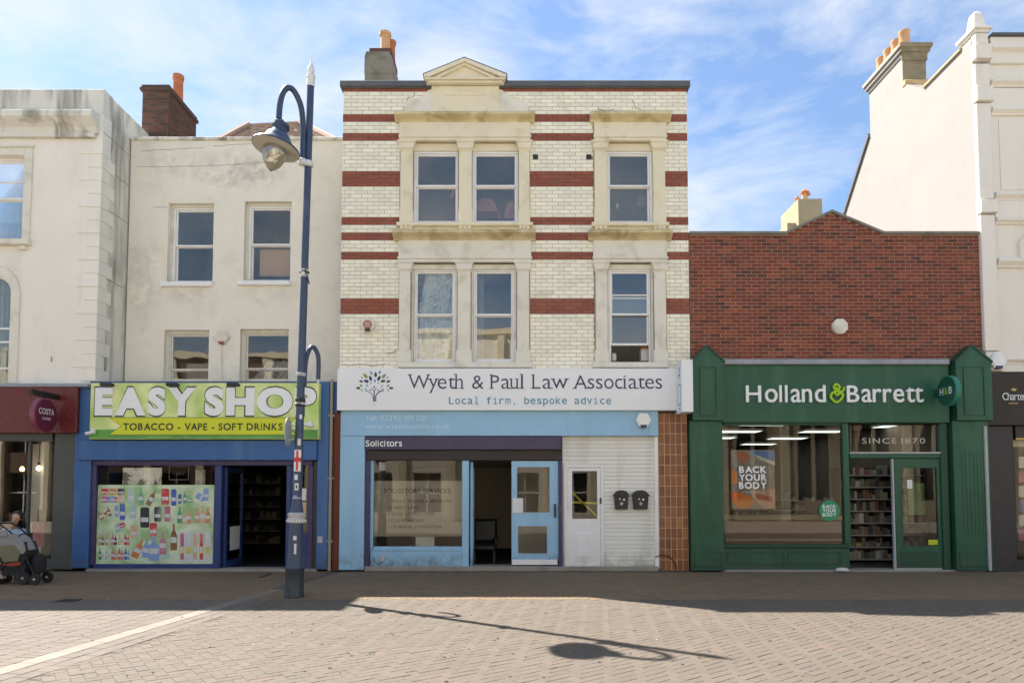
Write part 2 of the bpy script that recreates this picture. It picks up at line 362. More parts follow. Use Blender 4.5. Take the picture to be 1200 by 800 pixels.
def letters(txt, x0, x1, z0, h, y, mat, parent, depth=.004, bold=0.0, mono=False, serif=False, names='letter', cap=.729, mats=None, joined=False, xh=None, gap=None):
    """one mesh per letter (or one joined), fitted in x0..x1"""
    adv, off_, wds = [], [], []
    for c in txt:
        ad, off, wd = gmetrics(c)
        if mono:
            w2 = wd if c in 'il,.' else .46 if c in 'frtsc' else .50
            adv.append(.64); off_.append((.64 - w2) / 2); wds.append(w2)
        elif gap is not None: adv.append((wd + gap) if c != ' ' else .22); off_.append(0); wds.append(wd)
        elif serif: 
            w2 = wd * (1.10 if c in 'ewslta' else .98); adv.append(ad + (w2 - wd) + (.03 if c in 'hliuPLA' else 0)); off_.append(0); wds.append(w2)
        else: adv.append(ad); off_.append(0); wds.append(wd)
    pos = []; p = 0
    for a, o in zip(adv, off_): pos.append(p + o); p += a
    st = pos[0]; tot = pos[-1] + wds[-1] - st; sx = (x1 - x0) / tot; res = []; allm = MB(); k = h / cap
    for i, c in enumerate(txt):
        if c == ' ': continue
        wd = wds[i]; xa = x0 + (pos[i] - st) * sx
        mb = text_mb(c, xa, xa + wd * sx, z0, h, y, depth, bold)
        if xh and c.islower(): remap(mb, z0, h, xh, cap)
        X = (xh or .64) * cap
        if mono and c in 'li':
            xc = xa + wd / 2 * sx
            mb.box(xc - .2 * sx, xc + .2 * sx, y + .0005, y + .003, z0, z0 + .07 * k); mb.box(xc - .2 * sx, xc, y + .0005, y + .003, z0 + (X - .07 if c == 'i' else cap - .05) * k, z0 + (X if c == 'i' else cap + .02) * k)
        if serif:
            T = {'W': [(.05, cap), (.95, cap)], 'y': [(.08, X), (.92, X)], 'h': [(.1, 0), (.9, 0), (.02, cap + .02)], 'P': [(.1, 0), (.04, cap - .01)], 'u': [(.02, X), (.84, X), (1.0, 0)], 'l': [(.5, 0), (.2, cap + .02)],
                 'L': [(.08, 0), (.06, cap - .01)], 'a': [(1.0, 0)], 'w': [(.06, X), (.94, X)], 'A': [(.04, 0), (.96, 0)], 'i': [(.5, 0), (.2, X)]}.get(c, [])
            for fx, fz in T:
                xc = xa + wd * fx * sx; hw = .105 * sx * (1 if fz < .01 or c in 'Wwy' else .75)
                mb.box(xc - hw, xc + hw, y + .0005, y + .003, z0 + fz * k - (0 if fz < .01 else .045 * k), z0 + fz * k + (.045 * k if fz < .01 else 0))
        mt = mats[i] if mats else mat
        if joined:
            n = len(allm.v); allm.v += mb.v; allm.f += [tuple(q + n for q in f) for f in mb.f]; allm.m += mb.m
        else: res.append(mb.build(names, mt, parent))
    if joined: return allm.build(names if names != 'letter' else 'lettering', mat, parent)
    return res

def stroke(mb, pts, wd, y, mi=0):
    for i in range(len(pts) - 1):
        (a, b), (c, d) = pts[i], pts[i + 1]; e = Vector((c - a, d - b)); n_ = Vector((-e.y, e.x)).normalized() * wd / 2
        mb.quad([(a - n_.x, y, b - n_.y), (c - n_.x, y, d - n_.y), (c + n_.x, y, d + n_.y), (a + n_.x, y, b + n_.y)], mi)
# ------------------------------------------------------------------ building bits
def wall_holes(mb, x0, x1, z0, z1, y0, y1, holes, mi=0):
    zs = sorted({z0, z1, *[max(z0, min(z1, h[2])) for h in holes], *[max(z0, min(z1, h[3])) for h in holes]})
    for a, b in zip(zs[:-1], zs[1:]):
        if b - a < 1e-4: continue
        zm = (a + b) / 2; seg = [(x0, x1)]
        for h in holes:
            if h[2] <= zm <= h[3]:
                ns = []
                for p, q in seg:
                    if h[1] <= p or h[0] >= q: ns.append((p, q)); continue
                    if h[0] > p: ns.append((p, h[0]))
                    if h[1] < q: ns.append((h[1], q))
                seg = ns
        for p, q in seg: mb.box(p, q, y0, y1, a, b, mi)
    return mb
def room(name, parent, x0, x1, y0, y1, z0, z1, mw, mf=None):
    mb = MB()
    mb.quad([(x0, y1, z0), (x1, y1, z0), (x1, y1, z1), (x0, y1, z1)]); mb.quad([(x0, y0, z0), (x0, y1, z0), (x0, y1, z1), (x0, y0, z1)])
    mb.quad([(x1, y0, z0), (x1, y1, z0), (x1, y1, z1), (x1, y0, z1)]); mb.quad([(x0, y0, z1), (x1, y0, z1), (x1, y1, z1), (x0, y1, z1)])
    mb.quad([(x0, y0, z0), (x1, y0, z0), (x1, y1, z0), (x0, y1, z0)], 1)
    o_ = origin_of(parent); me = bpy.data.meshes.new(name)
    me.from_pydata([(a - o_[0], b - o_[1], c - o_[2]) for a, b, c in mb.v], [], mb.f); me.materials.append(mw); me.materials.append(mf or mw)
    me.polygons.foreach_set('material_index', mb.m)
    o = bpy.data.objects.new(name, me); COL.objects.link(o); o.parent = parent; return o
def sash(parent, x0, x1, z0, z1, y, zm, fr=.05, sf=.04, mat=None, gl=None, bars_up=(), bars_lo=(), lift=0.0, bottom=.09, depth=.07):
    """box-frame sash window: frame > sash, sash, pane, pane"""
    mat = mat or m_whitepaint; gl = gl or m_g_new
    f = MB(); f.box(x0, x0 + fr, y, y + .13, z0, z1, b=.006); f.box(x1 - fr, x1, y, y + .13, z0, z1, b=.006)
    f.box(x0 + fr, x1 - fr, y, y + .13, z1 - fr, z1, b=.006); f.box(x0 + fr, x1 - fr, y - .01, y + .13, z0, z0 + fr * .6, b=.006)
    wnd = f.build('window', mat, parent)
    a, b, c, d = x0 + fr, x1 - fr, z0 + fr * .6 + lift, z1 - fr
    def one(c, d, yy, bars, bot, top):
        s = MB(); s.box(a, a + sf, yy, yy + .045, c, d, b=.008); s.box(b - sf, b, yy, yy + .045, c, d, b=.008)
        s.box(a + sf, b - sf, yy, yy + .045, c, c + bot, b=.008); s.box(a + sf, b - sf, yy, yy + .045, d - top, d, b=.008)
        for z in bars: s.box(a + sf, b - sf, yy + .004, yy + .04, z - .012, z + .012, b=.004)
        s.build('sash', mat, wnd)
        MB().quad([(a + sf, yy + .025, c + bot), (b - sf, yy + .025, c + bot), (b - sf, yy + .025, d - top), (a + sf, yy + .025, d - top)]).build('pane', gl, wnd)
    one(zm, d, y + .03, bars_up, .045, sf)
    one(c, zm + .03 + (lift if lift else 0), y + .078, bars_lo, bottom, .045)
    return wnd
_bm = {}
def brick_piece(name, parent, x0, x1, y0, y1, z0, z1, mat, b=.004):
    """a separate brick, mesh data shared between equal sizes"""
    key = (round(x1 - x0, 3), round(y1 - y0, 3), round(z1 - z0, 3), mat.name)
    o_ = origin_of(parent)
    if key not in _bm:
        me_o = MB().box(-(x1 - x0) / 2, (x1 - x0) / 2, 0, y1 - y0, -(z1 - z0) / 2, (z1 - z0) / 2, b=b).build(name, mat)
        _bm[key] = me_o.data; o = me_o
    else:
        o = bpy.data.objects.new(name, _bm[key]); COL.objects.link(o)
    o.parent = parent; o.location = ((x0 + x1) / 2 - o_[0], y0 - o_[1], (z0 + z1) / 2 - o_[2]); return o
def lay_bricks(parent, rows, rowh, length, z_top, y_face, proud, segs_at, mat_at, joint=.009, lim=290, name='brick', keep=.95, xo=0.0, jit=.002, bond='stretcher'):
    """courses of separate bricks: whole ones nearest the street as objects, the rest joined"""
    items = []
    for r in range(rows):
        zt = z_top - r * rowh; zb = zt - rowh
        off = (r % 2) * length / 2 + xo
        for (a, b) in segs_at((zt + zb) / 2):
            k = math.floor((a - off) / length)
            while off + k * length < b:
                p, q = max(a, off + k * length), min(b, off + (k + 1) * length); k += 1
                if q - p < .03: continue
                items.append((p + joint / 2, q - joint / 2, zb + joint / 2, zt - joint / 2, mat_at(r, (p + q) / 2), q - p > length * .98))
    whole = [i for i in items if i[5]]
    whole.sort(key=lambda i: (i[0] ** 2 + (i[2] - EYE) ** 2))
    chosen = set(id(i) for i in whole[:lim]); rest = MB(); mats = []
    for it in items:
        p, q, zb, zt, m, _ = it; dy = random.uniform(-jit, jit)
        if id(it) in chosen: brick_piece(name, parent, p, q, y_face - proud + dy, y_face + .004 + dy, zb, zt, m)
        else:
            if m not in mats: mats.append(m)
            rest.box(p, q, y_face - proud + dy, y_face + .003, zb, zt, mats.index(m), b=.004)
    if rest.f: stuff(rest.build('brickwork', mats, parent))
def cutsegs(a, b, cuts):
    seg = [(a, b)]
    for c0, c1 in cuts:
        ns = []
        for p, q in seg:
            if c1 <= p or c0 >= q: ns.append((p, q)); continue
            if c0 > p: ns.append((p, c0))
            if c1 < q: ns.append((c1, q))
        seg = ns
    return [s for s in seg if s[1] - s[0] > .02]
exec_order = []
# ================================================================== GROUND
gm = MB().quad([(-300, -300, -.016), (300, -300, -.016), (300, 300, -.016), (-300, 300, -.016)])
ground = struct(gm.build('ground', m_paver))
far = struct(MB().box(-60, 60, -24.6, -13.45, -.0155, .0).build('bounce_pavement', M('bounce_paving', (.46, .41, .34), .85, .08, 1)))  # unseen pale ground behind the camera, added to bounce sun onto the fronts
bed = struct(MB().box(-17, 17, -13.4, .6, -.0155, -.006).build('paving_bed', m_sand))
TH = math.atan2(.13, 1)             # the cream line and the courses beside it run slightly off square
def rot(a, b, t=TH): return (a * math.cos(t) + b * math.sin(t), -a * math.sin(t) + b * math.cos(t))
SX0 = -4.63; SY0 = -CAMD + 6.1       # a point on the line
def to_l(x, y): x -= SX0; y -= SY0; return (x * math.cos(TH) - y * math.sin(TH), x * math.sin(TH) + y * math.cos(TH))
def to_w(a, b): q = rot(a, b); return (SX0 + q[0], SY0 + q[1])
def clip(poly, n, d):
    out = []
    for i in range(len(poly)):
        p, q = poly[i], poly[(i + 1) % len(poly)]; dp = p[0] * n[0] + p[1] * n[1] - d; dq = q[0] * n[0] + q[1] * n[1] - d
        if dp >= 0: out.append(p)
        if (dp >= 0) != (dq >= 0): t = dp / (dp - dq); out.append((p[0] + (q[0] - p[0]) * t, p[1] + (q[1] - p[1]) * t))
    return out
def inset(poly, g):
    c = (sum(p[0] for p in poly) / len(poly), sum(p[1] for p in poly) / len(poly)); n = len(poly); res = []
    ar = sum(poly[i][0] * poly[(i + 1) % n][1] - poly[(i + 1) % n][0] * poly[i][1] for i in range(n))
    if ar < 0: poly = poly[::-1]
    for i in range(n):
        a, b, c2 = Vector(poly[i - 1]), Vector(poly[i]), Vector(poly[(i + 1) % n])
        e1 = (b - a); e2 = (c2 - b)
        if e1.length < 1e-4 or e2.length < 1e-4: continue
        e1.normalize(); e2.normalize(); n1 = Vector((-e1.y, e1.x)); n2 = Vector((-e2.y, e2.x)); k = 1 + n1.dot(n2)
        if k < .2: res.append(tuple(b)); continue
        res.append(tuple(b + (n1 + n2) / k * g))
    return res
def in_view(x, y):
    d = y + CAMD; return d > 5.75 and abs(x * F / d) < 596
APRON = -3.7  # apron brown tuned to the shaded tone, edge kept inside the buildings' shadow
pav = []        # (polygon in world, kind, whole)
def tileset(kind, polys, planes):
    for pl in polys:
        full = True; q = pl
        for n, d in planes:
            if any(p[0] * n[0] + p[1] * n[1] < d for p in q): full = False; q = clip(q, n, d)
            if len(q) < 3: break
        if len(q) < 3: continue
        ar = abs(sum(q[i][0] * q[(i + 1) % len(q)][1] - q[(i + 1) % len(q)][0] * q[i][1] for i in range(len(q)))) / 2
        if ar < .0015: continue
        pav.append((q, kind, full))
def lrect(a0, a1, b0, b1): return [to_w(a0, b0), to_w(a1, b0), to_w(a1, b1), to_w(a0, b1)]
nl = (math.cos(TH), -math.sin(TH)); dl = SX0 * nl[0] + SY0 * nl[1]      # line's own across-coordinate a = x.nl - dl
polys = []
for i in range(-190, 290):          # herringbone at 45 degrees to the line, right of it
    for j in range(-260, 260):
        k = (i - j) % 4
        if k == 0: c = (i, j, i + 2, j + 1)
        elif k == 3: c = (i, j, i + 1, j + 2)
        else: continue
        pts = []
        for a, b in ((c[0], c[1]), (c[2], c[1]), (c[2], c[3]), (c[0], c[3])):
            a *= .1; b *= .1; pts.append(to_w((a - b) * .7071 + .46, (a + b) * .7071))
        cx, cy = sum(p[0] for p in pts) / 4, sum(p[1] for p in pts) / 4
        if -5 < cx < 16.2 and -12.6 < cy < APRON + .2: polys.append(pts)
tileset('h', polys, [(nl, dl + .46), ((0, -1), -APRON + .0)])
polys = []
for i in range(-60, 140):
    o = (i % 2) * .1
    polys.append(lrect(.115, .285, i * .2 - 1, i * .2 - .8)); polys.append(lrect(.29, .46, i * .2 - 1 + .1, i * .2 - .7))
for i in range(1, 60):              # courses left of the line
    for j in range(-60, 140): polys.append(lrect(-.115 - i * .2, -.115 - (i - 1) * .2, j * .1 - 1 + (i % 2) * .05, j * .1 - .9 + (i % 2) * .05))
polys = [p for p in polys if -12.6 < p[0][1] < APRON + .4]
tileset('l', polys, [((0, -1), -APRON)])
polys = []
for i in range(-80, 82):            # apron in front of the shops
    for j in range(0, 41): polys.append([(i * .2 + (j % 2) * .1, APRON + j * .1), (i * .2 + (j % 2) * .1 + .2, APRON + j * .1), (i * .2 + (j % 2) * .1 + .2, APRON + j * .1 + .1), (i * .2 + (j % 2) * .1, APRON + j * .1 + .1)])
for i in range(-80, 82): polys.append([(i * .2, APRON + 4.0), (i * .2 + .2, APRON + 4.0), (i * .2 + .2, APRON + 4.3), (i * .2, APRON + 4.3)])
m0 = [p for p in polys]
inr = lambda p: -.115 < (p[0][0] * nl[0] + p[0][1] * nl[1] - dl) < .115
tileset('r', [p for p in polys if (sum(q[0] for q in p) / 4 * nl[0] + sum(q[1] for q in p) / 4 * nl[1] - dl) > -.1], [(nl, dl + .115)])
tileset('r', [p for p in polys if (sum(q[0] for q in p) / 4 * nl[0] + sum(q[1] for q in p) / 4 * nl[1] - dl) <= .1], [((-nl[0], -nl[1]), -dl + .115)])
def cen(q): return (sum(p[0] for p in q) / len(q), sum(p[1] for p in q) / len(q))
cand = []
for k, (q, kind, full) in enumerate(pav):
    c = cen(q)
    if full and in_view(*c) and all(in_view(*p) for p in q): cand.append((c[1] + .0 * abs(c[0]), k))
cand.sort(); chosen = set(k for _, k in cand[:280])
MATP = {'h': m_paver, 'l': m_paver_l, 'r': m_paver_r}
def paver_geo(mb, q, z, tx=0, ty=0, mi=0):
    q = inset(q, .0013)
    if len(q) < 3: return
    a = inset(q, .004); c = cen(q)
    if len(a) != len(q): return
    n = len(mb.v); k = len(q)
    h = lambda p: z + (p[0] - c[0]) * tx + (p[1] - c[1]) * ty
    mb.v += [(p[0], p[1], -.02) for p in q] + [(p[0], p[1], h(p) - .004) for p in q] + [(p[0], p[1], h(p)) for p in a]
    for i in range(k):
        j = (i + 1) % k; mb.f.append((n + i, n + j, n + k + j, n + k + i)); mb.f.append((n + k + i, n + k + j, n + 2 * k + j, n + 2 * k + i)); mb.m += [mi, mi]
    mb.f.append(tuple(n + 2 * k + i for i in range(k))); mb.m.append(mi)
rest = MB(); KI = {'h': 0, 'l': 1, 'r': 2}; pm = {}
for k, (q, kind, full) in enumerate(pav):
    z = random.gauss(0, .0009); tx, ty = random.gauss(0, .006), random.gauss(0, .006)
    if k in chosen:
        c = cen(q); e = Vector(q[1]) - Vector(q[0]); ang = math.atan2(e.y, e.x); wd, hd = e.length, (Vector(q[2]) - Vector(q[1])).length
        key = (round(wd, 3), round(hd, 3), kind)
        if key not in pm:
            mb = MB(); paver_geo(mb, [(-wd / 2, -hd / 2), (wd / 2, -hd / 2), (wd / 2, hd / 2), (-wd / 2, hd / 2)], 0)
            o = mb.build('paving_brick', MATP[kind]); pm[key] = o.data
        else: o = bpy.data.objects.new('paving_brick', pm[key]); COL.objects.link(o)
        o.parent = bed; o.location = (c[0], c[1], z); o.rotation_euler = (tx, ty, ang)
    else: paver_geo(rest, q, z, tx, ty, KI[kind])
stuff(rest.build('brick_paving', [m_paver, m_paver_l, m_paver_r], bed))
for i in range(-6, 24):
    q = lrect(-.11, .11, -1 + i * .45, -1 + i * .45 + .45)
    if q[2][1] > -2.3: continue
    mb = MB(); paver_geo(mb, q, .001); mb.build('line_slab', m_strip, bed)
def drain(u0, v0, u1, v1, label):
    a, b = GP(u0, v0), GP(u1, v1); x0, x1 = min(a[0], b[0]), max(a[0], b[0]); y0, y1 = min(a[1], b[1]), max(a[1], b[1])
    t = thing('drain_cover', label, 'drain cover', ((x0 + x1) / 2, y0, 0)); m = MB()
    m.box(x0, x1, y0, y0 + .02, .0, .010); m.box(x0, x1, y1 - .02, y1, .0, .010); m.box(x0, x0 + .02, y0 + .02, y1 - .02, 0, .010); m.box(x1 - .02, x1, y0 + .02, y1 - .02, 0, .010)
    m.build('frame', m_iron, t); g = MB(); n = 12
    for i in range(n): xx = x0 + .02 + (x1 - x0 - .04) * i / n; g.box(xx, xx + (x1 - x0 - .04) / n * .55, y0 + .02, y1 - .02, 0, .008)
    g.build('grating', m_iron, t)
drain(62, 705, 97, 702, 'long black iron drain slot in the paving at the left')
drain(303, 677, 318, 672, 'small dark iron drain cover by the open blue shop doorway')
# small leaves and litter specks on the paving
lt = MB(); random.seed(11)
for i in range(150):
    x = random.uniform(-11, 11); y = random.uniform(-7.5, -.3); a = random.uniform(0, 3.1); r = random.uniform(.006, .022)
    lt.quad([(x + r * math.cos(a), y + r * math.sin(a), .006), (x + r * .5 * math.cos(a + 1.57), y + r * .5 * math.sin(a + 1.57), .011), (x - r * math.cos(a), y - r * math.sin(a), .006), (x - r * .5 * math.cos(a + 1.57), y - r * .5 * math.sin(a + 1.57), .009)])
gs = MB()
for i in range(420):
    x = random.uniform(-9, 9); y = random.uniform(-8.3, -.4); r_ = random.uniform(.008, .02); gs.quad([(x + r_ * math.cos(k * 1.047), y + r_ * 1.1 * math.sin(k * 1.047), .0075) for k in range(6)])
gs = stuff(gs.build('gum_spots', M('trodden_gum', (.075, .065, .055), .9, .3, 3))); tag(gs, 'small dark trodden chewing gum spots scattered over the paving', 'gum spots')
lt = stuff(lt.build('litter_specks', M('pale_litter', (.5, .48, .4), .8, .2))); tag(lt, 'tiny pale specks of litter scattered over the paving', 'litter')

# ================================================================== GLAZED BRICK BUILDING (centre)
WX0, WX1 = Xp(400, 270), Xp(807, 270)
wb = thing('glazed_brick_building', 'three storey cream glazed brick building with oxblood bands above the pale blue office front', 'building', ((WX0 + WX1) / 2, 0, 0))
ZT = Zp(103); ZB = Zp(432); ROWH = (ZT - ZB) / 73; ZCAP = Zp(97.5)
def ledge(mb, x0, x1, z0, z1, p, y=0.0, ret=None):
    h = z1 - z0
    mb.prism([(y + .02, z0), (y - .25 * p, z0), (y - .4 * p, z0 + .25 * h), (y - .7 * p, z0 + .42 * h), (y - p, z0 + .6 * h), (y - p, z1 - .12 * h), (y - p * .9, z1), (y + .02, z1 + .01)], x0, x1, 'x')
    return mb
holes = []
UPW = [(484.5, 536.5, 167, 262), (553.5, 607, 167, 262), (711, 765, 167, 262)]
LOW = [(481.5, 535.5, 308, 425), (552, 605.5, 308, 425), (711, 766.5, 308, 425)]
for (a, b, c, d) in UPW + LOW: holes.append(RC(a, c, b, d))
wl = MB(); wall_holes(wl, WX0 + .01, WX1 - .01, ZB - .3, ZT + .0, .006, .30, holes)
wall = wl.build('wall', m_joint, wb)
REG = [RC(468, 136, 621, 432), RC(696, 138, 780, 432), RC(505, 103, 586, 140)]
BANDS = [(1, 1), (6, 0), (2, 1), (3, 0), (2, 1), (8, 0), (4, 1), (8, 0), (2, 1), (2, 0), (2, 1), (3, 0), (2, 1), (10, 0), (4, 1), (14, 0)]
rowm = []
for n, k in BANDS: rowm += [k] * n
m_redjoint = M('dark_red_joint', (.13, .035, .022), .9, .1)
VENTS = [RC(624.5, 181, 630.5, 186.5), RC(687, 181, 693, 186.5)]
def wsegs(z): return cutsegs(WX0, WX1, [(r[0], r[1]) for r in REG + VENTS if r[2] < z < r[3]])
lay_bricks(wall, 73, ROWH, .246, ZT, .006, .006, wsegs, lambda r, x: m_glazed_red if rowm[r] else m_glazed, joint=.008, lim=298, jit=.0012)
_j = MB()
for r_i, k_ in enumerate(rowm):
    if k_:
        for (a, b) in wsegs(ZT - (r_i + .5) * ROWH): _j.box(a + .002, b - .002, .0035, .0055, ZT - (r_i + 1) * ROWH + .002, ZT - r_i * ROWH - .002)
_j.build('band_backing', m_redjoint, wb)
for i, v in enumerate(VENTS):
    mb = MB().box(v[0], v[1], -.004, .02, v[2], v[3])
    for k in range(3): mb.box(v[0] + .01, v[1] - .01, -.008, -.004, v[2] + .015 + k * .03, v[2] + .03 + k * .03)
    mb.build('air_vent', m_iron, wb)
mb = MB().box(WX0 - .06, WX1 + .06, -.07, .36, ZT + .002, ZCAP + .02, b=.01); mb.box(WX0 - .03, WX1 + .03, -.035, 0, ZT - .02, ZT + .002); mb.build('parapet_coping', m_slate, wb)
# body behind: sides, back and roof
mb = MB().box(WX0 + .01, WX0 + .3, .31, 9, 0, ZT - .1); mb.box(WX1 - .3, WX1 - .01, .31, 9, 0, ZT - .1); mb.box(WX0 + .3, WX1 - .3, 8.7, 9, 0, ZT - .1); mb.box(WX0 + .3, WX1 - .3, .31, 8.7, ZT - .5, ZT - .3)
mb.build('body', m_cement, wb)
zf1 = Zp(436); zf2 = Zp(292)
def surround(ucols, pils_u, pils_l, tag_):
    u0, u1 = ucols
    # ---- upper storey
    s = MB(); x0, x1, z0, z1 = RC(u0 - 5, 136, u1 + 5, 145); ledge(s, x0, x1, z0, z1, .20); s.build('cornice', m_ledge, wb)
    x0, x1, _, _ = RC(u0, 145, u1, 160); zA, zB_ = Zp(166.5), Zp(145)
    s = MB().box(x0, x1, -.06, .2, Zp(160), zB_, b=.004); s.box(x0 - .015, x1 + .015, -.085, -.06, Zp(163), Zp(160.2)); s.box(x0, x1, -.07, .2, zA, Zp(163.2)); s.build('frieze', m_stone, wb)
    for (a, b) in pils_u:
        s = MB(); X0, X1 = Xp(a, 220), Xp(b, 220); s.box(X0, X1, -.055, .2, Zp(247), Zp(176), b=.006); s.box(X0 - .012, X1 + .012, -.068, .2, Zp(263), Zp(246.8), b=.006)
        s.box(X0 - .015, X1 + .015, -.07, .2, Zp(178), Zp(176), b=.005)
        s.prism([(X0 - .01, Zp(176)), (X1 + .01, Zp(176)), (X1 + .05, Zp(169)), (X0 - .05, Zp(169))], -.09, .2, 'y'); s.box(X0 - .065, X1 + .065, -.105, .2, Zp(168.9), Zp(166.6), b=.005)
        s.build('pilaster', m_stone, wb)
    s = MB(); x0, x1, z0, z1 = RC(u0 - 3, 262.5, u1 + 3, 267); s.box(x0, x1, -.13, .2, z0, z1, b=.02); s.build('sill', m_stone, wb)
    x0, x1, z0, z1 = RC(u0, 267, u1, 273); MB().box(x0, x1, -.045, .2, z0, z1).build('sill_panel', m_stone, wb)
    for (a, b) in pils_u:
        X0, X1 = Xp(a, 269), Xp(b, 269); s = MB(); n = 3
        for i in range(n):
            q = X0 + (X1 - X0) * i / n; s.prism([(-.045, Zp(267.2)), (-.115, Zp(267.2)), (-.115, Zp(269.5)), (-.07, Zp(272.8)), (-.045, Zp(272.8))], q + .006, q + (X1 - X0) / n - .006, 'x')
        s.build('bracket', m_stone, wb)
    s = MB(); x0, x1, z0, z1 = RC(u0 - 7, 273, u1 + 6, 283); ledge(s, x0, x1, z0, z1, .22); s.build('ledge', m_ledge, wb)
    # ---- lower storey
    x0, x1, _, _ = RC(u0 - 1, 283, u1 + 1, 302)
    s = MB().box(x0, x1, -.06, .2, Zp(302), Zp(283), b=.004); s.box(x0 - .02, x1 + .02, -.09, -.06, Zp(304.5), Zp(302.2)); s.box(x0, x1, -.07, .2, Zp(308), Zp(304.7)); s.build('frieze', m_stone2, wb)
    for (a, b) in pils_l:
        s = MB(); X0, X1 = Xp(a, 365), Xp(b, 365); s.box(X0, X1, -.055, .2, Zp(411), Zp(317), b=.006); s.box(X0 - .03, X1 + .03, -.075, .2, Zp(425), Zp(410.8), b=.008)
        s.box(X0 - .015, X1 + .015, -.07, .2, Zp(319), Zp(317), b=.005)
        s.prism([(X0 - .01, Zp(317)), (X1 + .01, Zp(317)), (X1 + .05, Zp(310)), (X0 - .05, Zp(310))], -.09, .2, 'y'); s.box(X0 - .065, X1 + .065, -.105, .2, Zp(309.9), Zp(308.1), b=.005)
        s.build('pilaster', m_stone2, wb)
    s = MB(); x0, x1, z0, z1 = RC(u0 - 2, 425, u1 + 2, 431.5); s.box(x0, x1, -.11, .2, z0, z1, b=.02); s.build('sill', m_stone2, wb)
surround((468.5, 621.5), [(469.5, 484), (538, 553), (608, 620.5)], [(468, 481), (536.5, 551.5), (606, 620)], 'a')
surround((696, 780), [(696.5, 711), (765, 779)], [(698, 711.5), (766.5, 780)], 'b')
# pediment and scrolled wings
m = MB()
for pts in (((486, 108), (485, 114), (478, 115), (476, 122), (474, 128), (476, 134)), ((590, 108), (593, 114), (600, 115), (608, 116), (612, 124), (617, 132)), ((402, 427), (415, 428), (420, 426), (437, 429), (452, 426)), ((452, 414), (460, 413), (466, 410)), ((700, 128), (712, 131), (720, 128)), ((742, 118), (744, 126), (752, 129)), ((433, 371), (432, 377))):
    stroke(m, [P(a, b) for a, b in pts], .012, -.0105)
m.build('crack', m_cement, wb)
ped = MB(); x0, x1, z0, z1 = RC(506, 100, 585, 137); ped.box(x0, x1, -.06, .32, z0, Zp(100), b=.004)
pa, pb, _, _ = RC(520, 112, 571, 133); ped.box(pa, pb, -.072, -.06, Zp(114), Zp(112.5)); ped.build('pediment_block', m_stone, wb)
xl, xr, xm = Xp(498, 95), Xp(593.5, 95), Xp(545, 80); zb, zl, za = Zp(102.5), Zp(94.5), Zp(75.5)
s = MB().prism([(xl + .05, zb), (xr - .05, zb), (xr - .05, zl - .02), (xm, za - .07), (xl + .05, zl - .02)], -.10, .30); s.build('pediment', m_stone, wb)
s = MB()
s.box(xl + .09, xr - .09, -.17, -.10, zb, zb + .05, b=.01); s.box(xl + .02, xr - .02, -.21, -.10, zb + .052, zb + .10, b=.01)
for sg, xe in ((1, xl), (-1, xr)):
    s.prism([(xe, zb + .10), (xe, zl), (xm, za), (xm, za - .075), (xe + sg * .12, zb + .103)], -.22, -.10); s.prism([(xe + sg * .17, zb + .103), (xm, za - .077), (xm, za - .125), (xe + sg * .30, zb + .103)], -.17, -.10)
s.build('pediment_moulding', m_stone, wb)
s = MB().prism([(xl - .02, zl), (xl - .02, zl + .03), (xm, za + .035), (xr + .02, zl + .03), (xr + .02, zl), (xm, za + .004)], -.2, .32); s.build('pediment_flashing', m_slate, wb)
for ue, sg in ((474.5, 1), (618.5, -1)):
    pts = []; U0 = 506.5 if sg > 0 else 584.5
    prof = [(0, 134.5), (0, 130), (.02, 124), (.10, 119), (.18, 117), (.30, 117), (.48, 116.5), (.62, 115), (.72, 112), (.80, 109), (.9, 107), (1.0, 106), (1.0, 134.5)]
    pts = [(Xp(ue + (U0 - ue) * f, 120), Zp(v)) for f, v in prof]; MB().prism(pts, -.045, .01).build('scroll_wing', m_stone2, wb)
# windows
def wsash(u0, u1, vt, vb, um, fr=.045, **k):
    x0, x1, z0, z1 = RC(u0, vt, u1, vb); return sash(wb, x0 + .002, x1 - .002, z0 + .002, z1 - .002, .07, Zp(um), fr=fr, **k)
for a, b in ((484.3, 538.2), (553, 608)):
    x0, x1, _, _ = RC(a, 167, b, 175); MB().box(x0, x1, .05, .25, Zp(175.5), Zp(166.6), b=.01).build('window_head', m_stone, wb)
x0, x1, _, _ = RC(711, 167, 765, 175); MB().box(x0, x1, .05, .25, Zp(175.5), Zp(166.6), b=.01).build('window_head', m_stone, wb)
wsash(484.3, 538, 175.7, 262, 216.5, lift=.0, bars_up=()); wsash(553, 608, 175.7, 262, 216.5); wsash(711, 765, 175.7, 262, 216.5)
for a, b in ((481.3, 536.5), (551.5, 606), (711.5, 766.5)):
    x0, x1, _, _ = RC(a, 308, b, 316); s = MB().box(x0, x1, .04, .25, Zp(315), Zp(308.1), b=.02)
    s.box(x0, x0 + .06, .055, .25, Zp(424.8), Zp(315.1), b=.02); s.box(x1 - .06, x1, .055, .25, Zp(424.8), Zp(315.1), b=.02); s.build('window_surround', m_stone2, wb)
def wsash2(u0, u1, **k):
    x0, x1, z0, z1 = RC(u0, 315, u1, 424.8); return sash(wb, x0 + .062, x1 - .062, z0 + .002, z1 - .002, .07, Zp(368.5), fr=.03, sf=.035, **k)
wsash2(481.3, 536.5); wsash2(551.5, 606); 
x0, x1, _, _ = RC(711.5, 315, 766.5, 424); zz = Zp(343.5)
sash(wb, x0 + .062, x1 - .062, Zp(424.8), Zp(315), .07, Zp(368), fr=.03, sf=.035, lift=.38, bars_up=(Zp(344),), bottom=.05)
